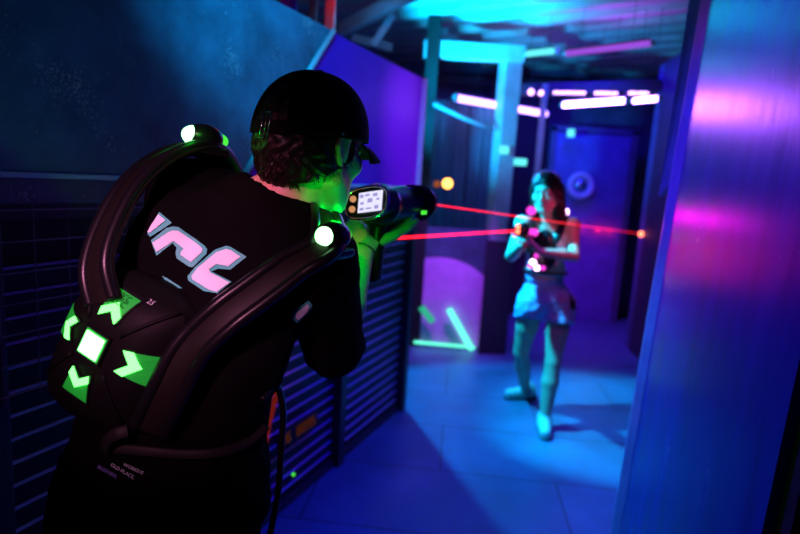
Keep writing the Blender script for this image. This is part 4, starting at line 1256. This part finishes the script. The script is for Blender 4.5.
# deep blue wash from the roof
lamp('SPOT', (0.50, 2.45, 2.80), (0.0, 0.0, 1.0), 240, .3, (0.50, 2.45, 0), 66, 1.0, name='blue_wash')
lamp('AREA', (1.6, 5.4, 2.75), (0.02, 0.0, 1.0), 40, .8, (1.6, 5.4, 0), name='blue_wash')
lamp('SPOT', (-.30, 2.2, 2.6), (0.05, 0.0, 1.0), 120, .1, (.86, 1.35, 1.35), 62, 1.0, name='panel_fill')  # added blue spot to brighten the glossy right panel
lamp('SPOT', (1.75, 5.3, 1.9), (0.55, 0.01, 1.0), 60, .1, (1.9, 6.0, 0), 90, 1.0, name='door_light')
# violet spot on the far end of the left wall, cyan spot on its near part
lamp('SPOT', (1.0, 2.3, 2.6), (0.36, 0.0, 1.0), 88, .05, (0.03, 3.42, 1.80), 34, 1.0, name='violet_spot')
lamp('SPOT', (-.10, -.35, 2.75), (0.0, 0.36, 0.95), 560, .05, (-.47, 2.28, 2.02), 27, 1.0, name='cyan_spot')
lamp('SPOT', (0.55, 4.2, 2.5), (0.45, 0.05, 1.0), 270, .05, (0.42, 5.0, 0.45), 40, .9, name='board_fill')  # added violet spot to brighten the painted disc
# added area lights for the panel's highlights, standing for tube, far vest and blaster
def shine_area(loc, target, col, power, sx, sy, spread, name):
    o = lamp('AREA', loc, col, power, .1, target, name=name)
    o.data.shape = 'RECTANGLE'; o.data.size = sx; o.data.size_y = sy; o.data.spread = math.radians(spread)
shine_area((.46, 4.78, 2.28), (.90, 1.5, 1.75), (0.42, 0.10, 1.0), 1.5, 1.0, .12, 50, 'tube_fill')
shine_area((.66, 2.96, 1.43), (.92, 1.6, 1.42), (1.0, 0.0, 0.80), .10, .30, .05, 70, 'vest_fill')
shine_area((.60, 2.96, 1.24), (.90, 1.5, 1.25), (1.0, 0.0, 0.25), .08, .40, .22, 70, 'blaster_fill')
# pinkish light from behind the camera on the aimer's back
lamp('SPOT', (-.45, -.75, 2.25), (1.0, 0.30, 0.58), 230, .12, (-.375, .90, 1.30), 17, .8, name='pink_spot')
lamp('SPOT', (-.95, .15, 2.05), (1.0, 0.10, 0.30), 45, .05, P(270, 196, .97), 9, .8, name='nape_fill')  # added narrow red spot for the nape alone
# the green lamps on his vest
lamp('POINT', P(353, 242, 1.10), (0.0, 1.0, 0.02), .6, .012, name='shoulder_glow')
lamp('POINT', P(338, 214, .93), (0.0, 1.0, 0.02), .12, .012, name='shoulder_glow')
lamp('POINT', P(195, 128, .93), (0.0, 1.0, 0.04), .06, .012, name='shoulder_glow')
# added points for the red scatter of the beam by the door
for x_, y_, w_ in ((572, 229, .10), (586, 230, .22), (600, 231, .45), (612, 232, .30)):
    lamp('POINT', P(x_, y_, 6.345), (1.0, 0.01, 0.02), w_, .01, name='laser_scatter')
lamp('POINT', P(590, 222, 3.05), (1.0, 0.05, 0.25), 1.5, .03, name='magenta_glow')

w = bpy.data.worlds.new('world'); bpy.context.scene.world = w; w.use_nodes = True
w.node_tree.nodes['Background'].inputs[0].default_value = (0.05, 0.03, 1.0, 1)
w.node_tree.nodes['Background'].inputs[1].default_value = 0.004
sc = bpy.context.scene
sc.view_settings.view_transform = 'Standard'; sc.view_settings.look = 'None'
sc.view_settings.exposure = 0.0; sc.view_settings.gamma = 1.0; sc.view_settings.use_curve_mapping = False
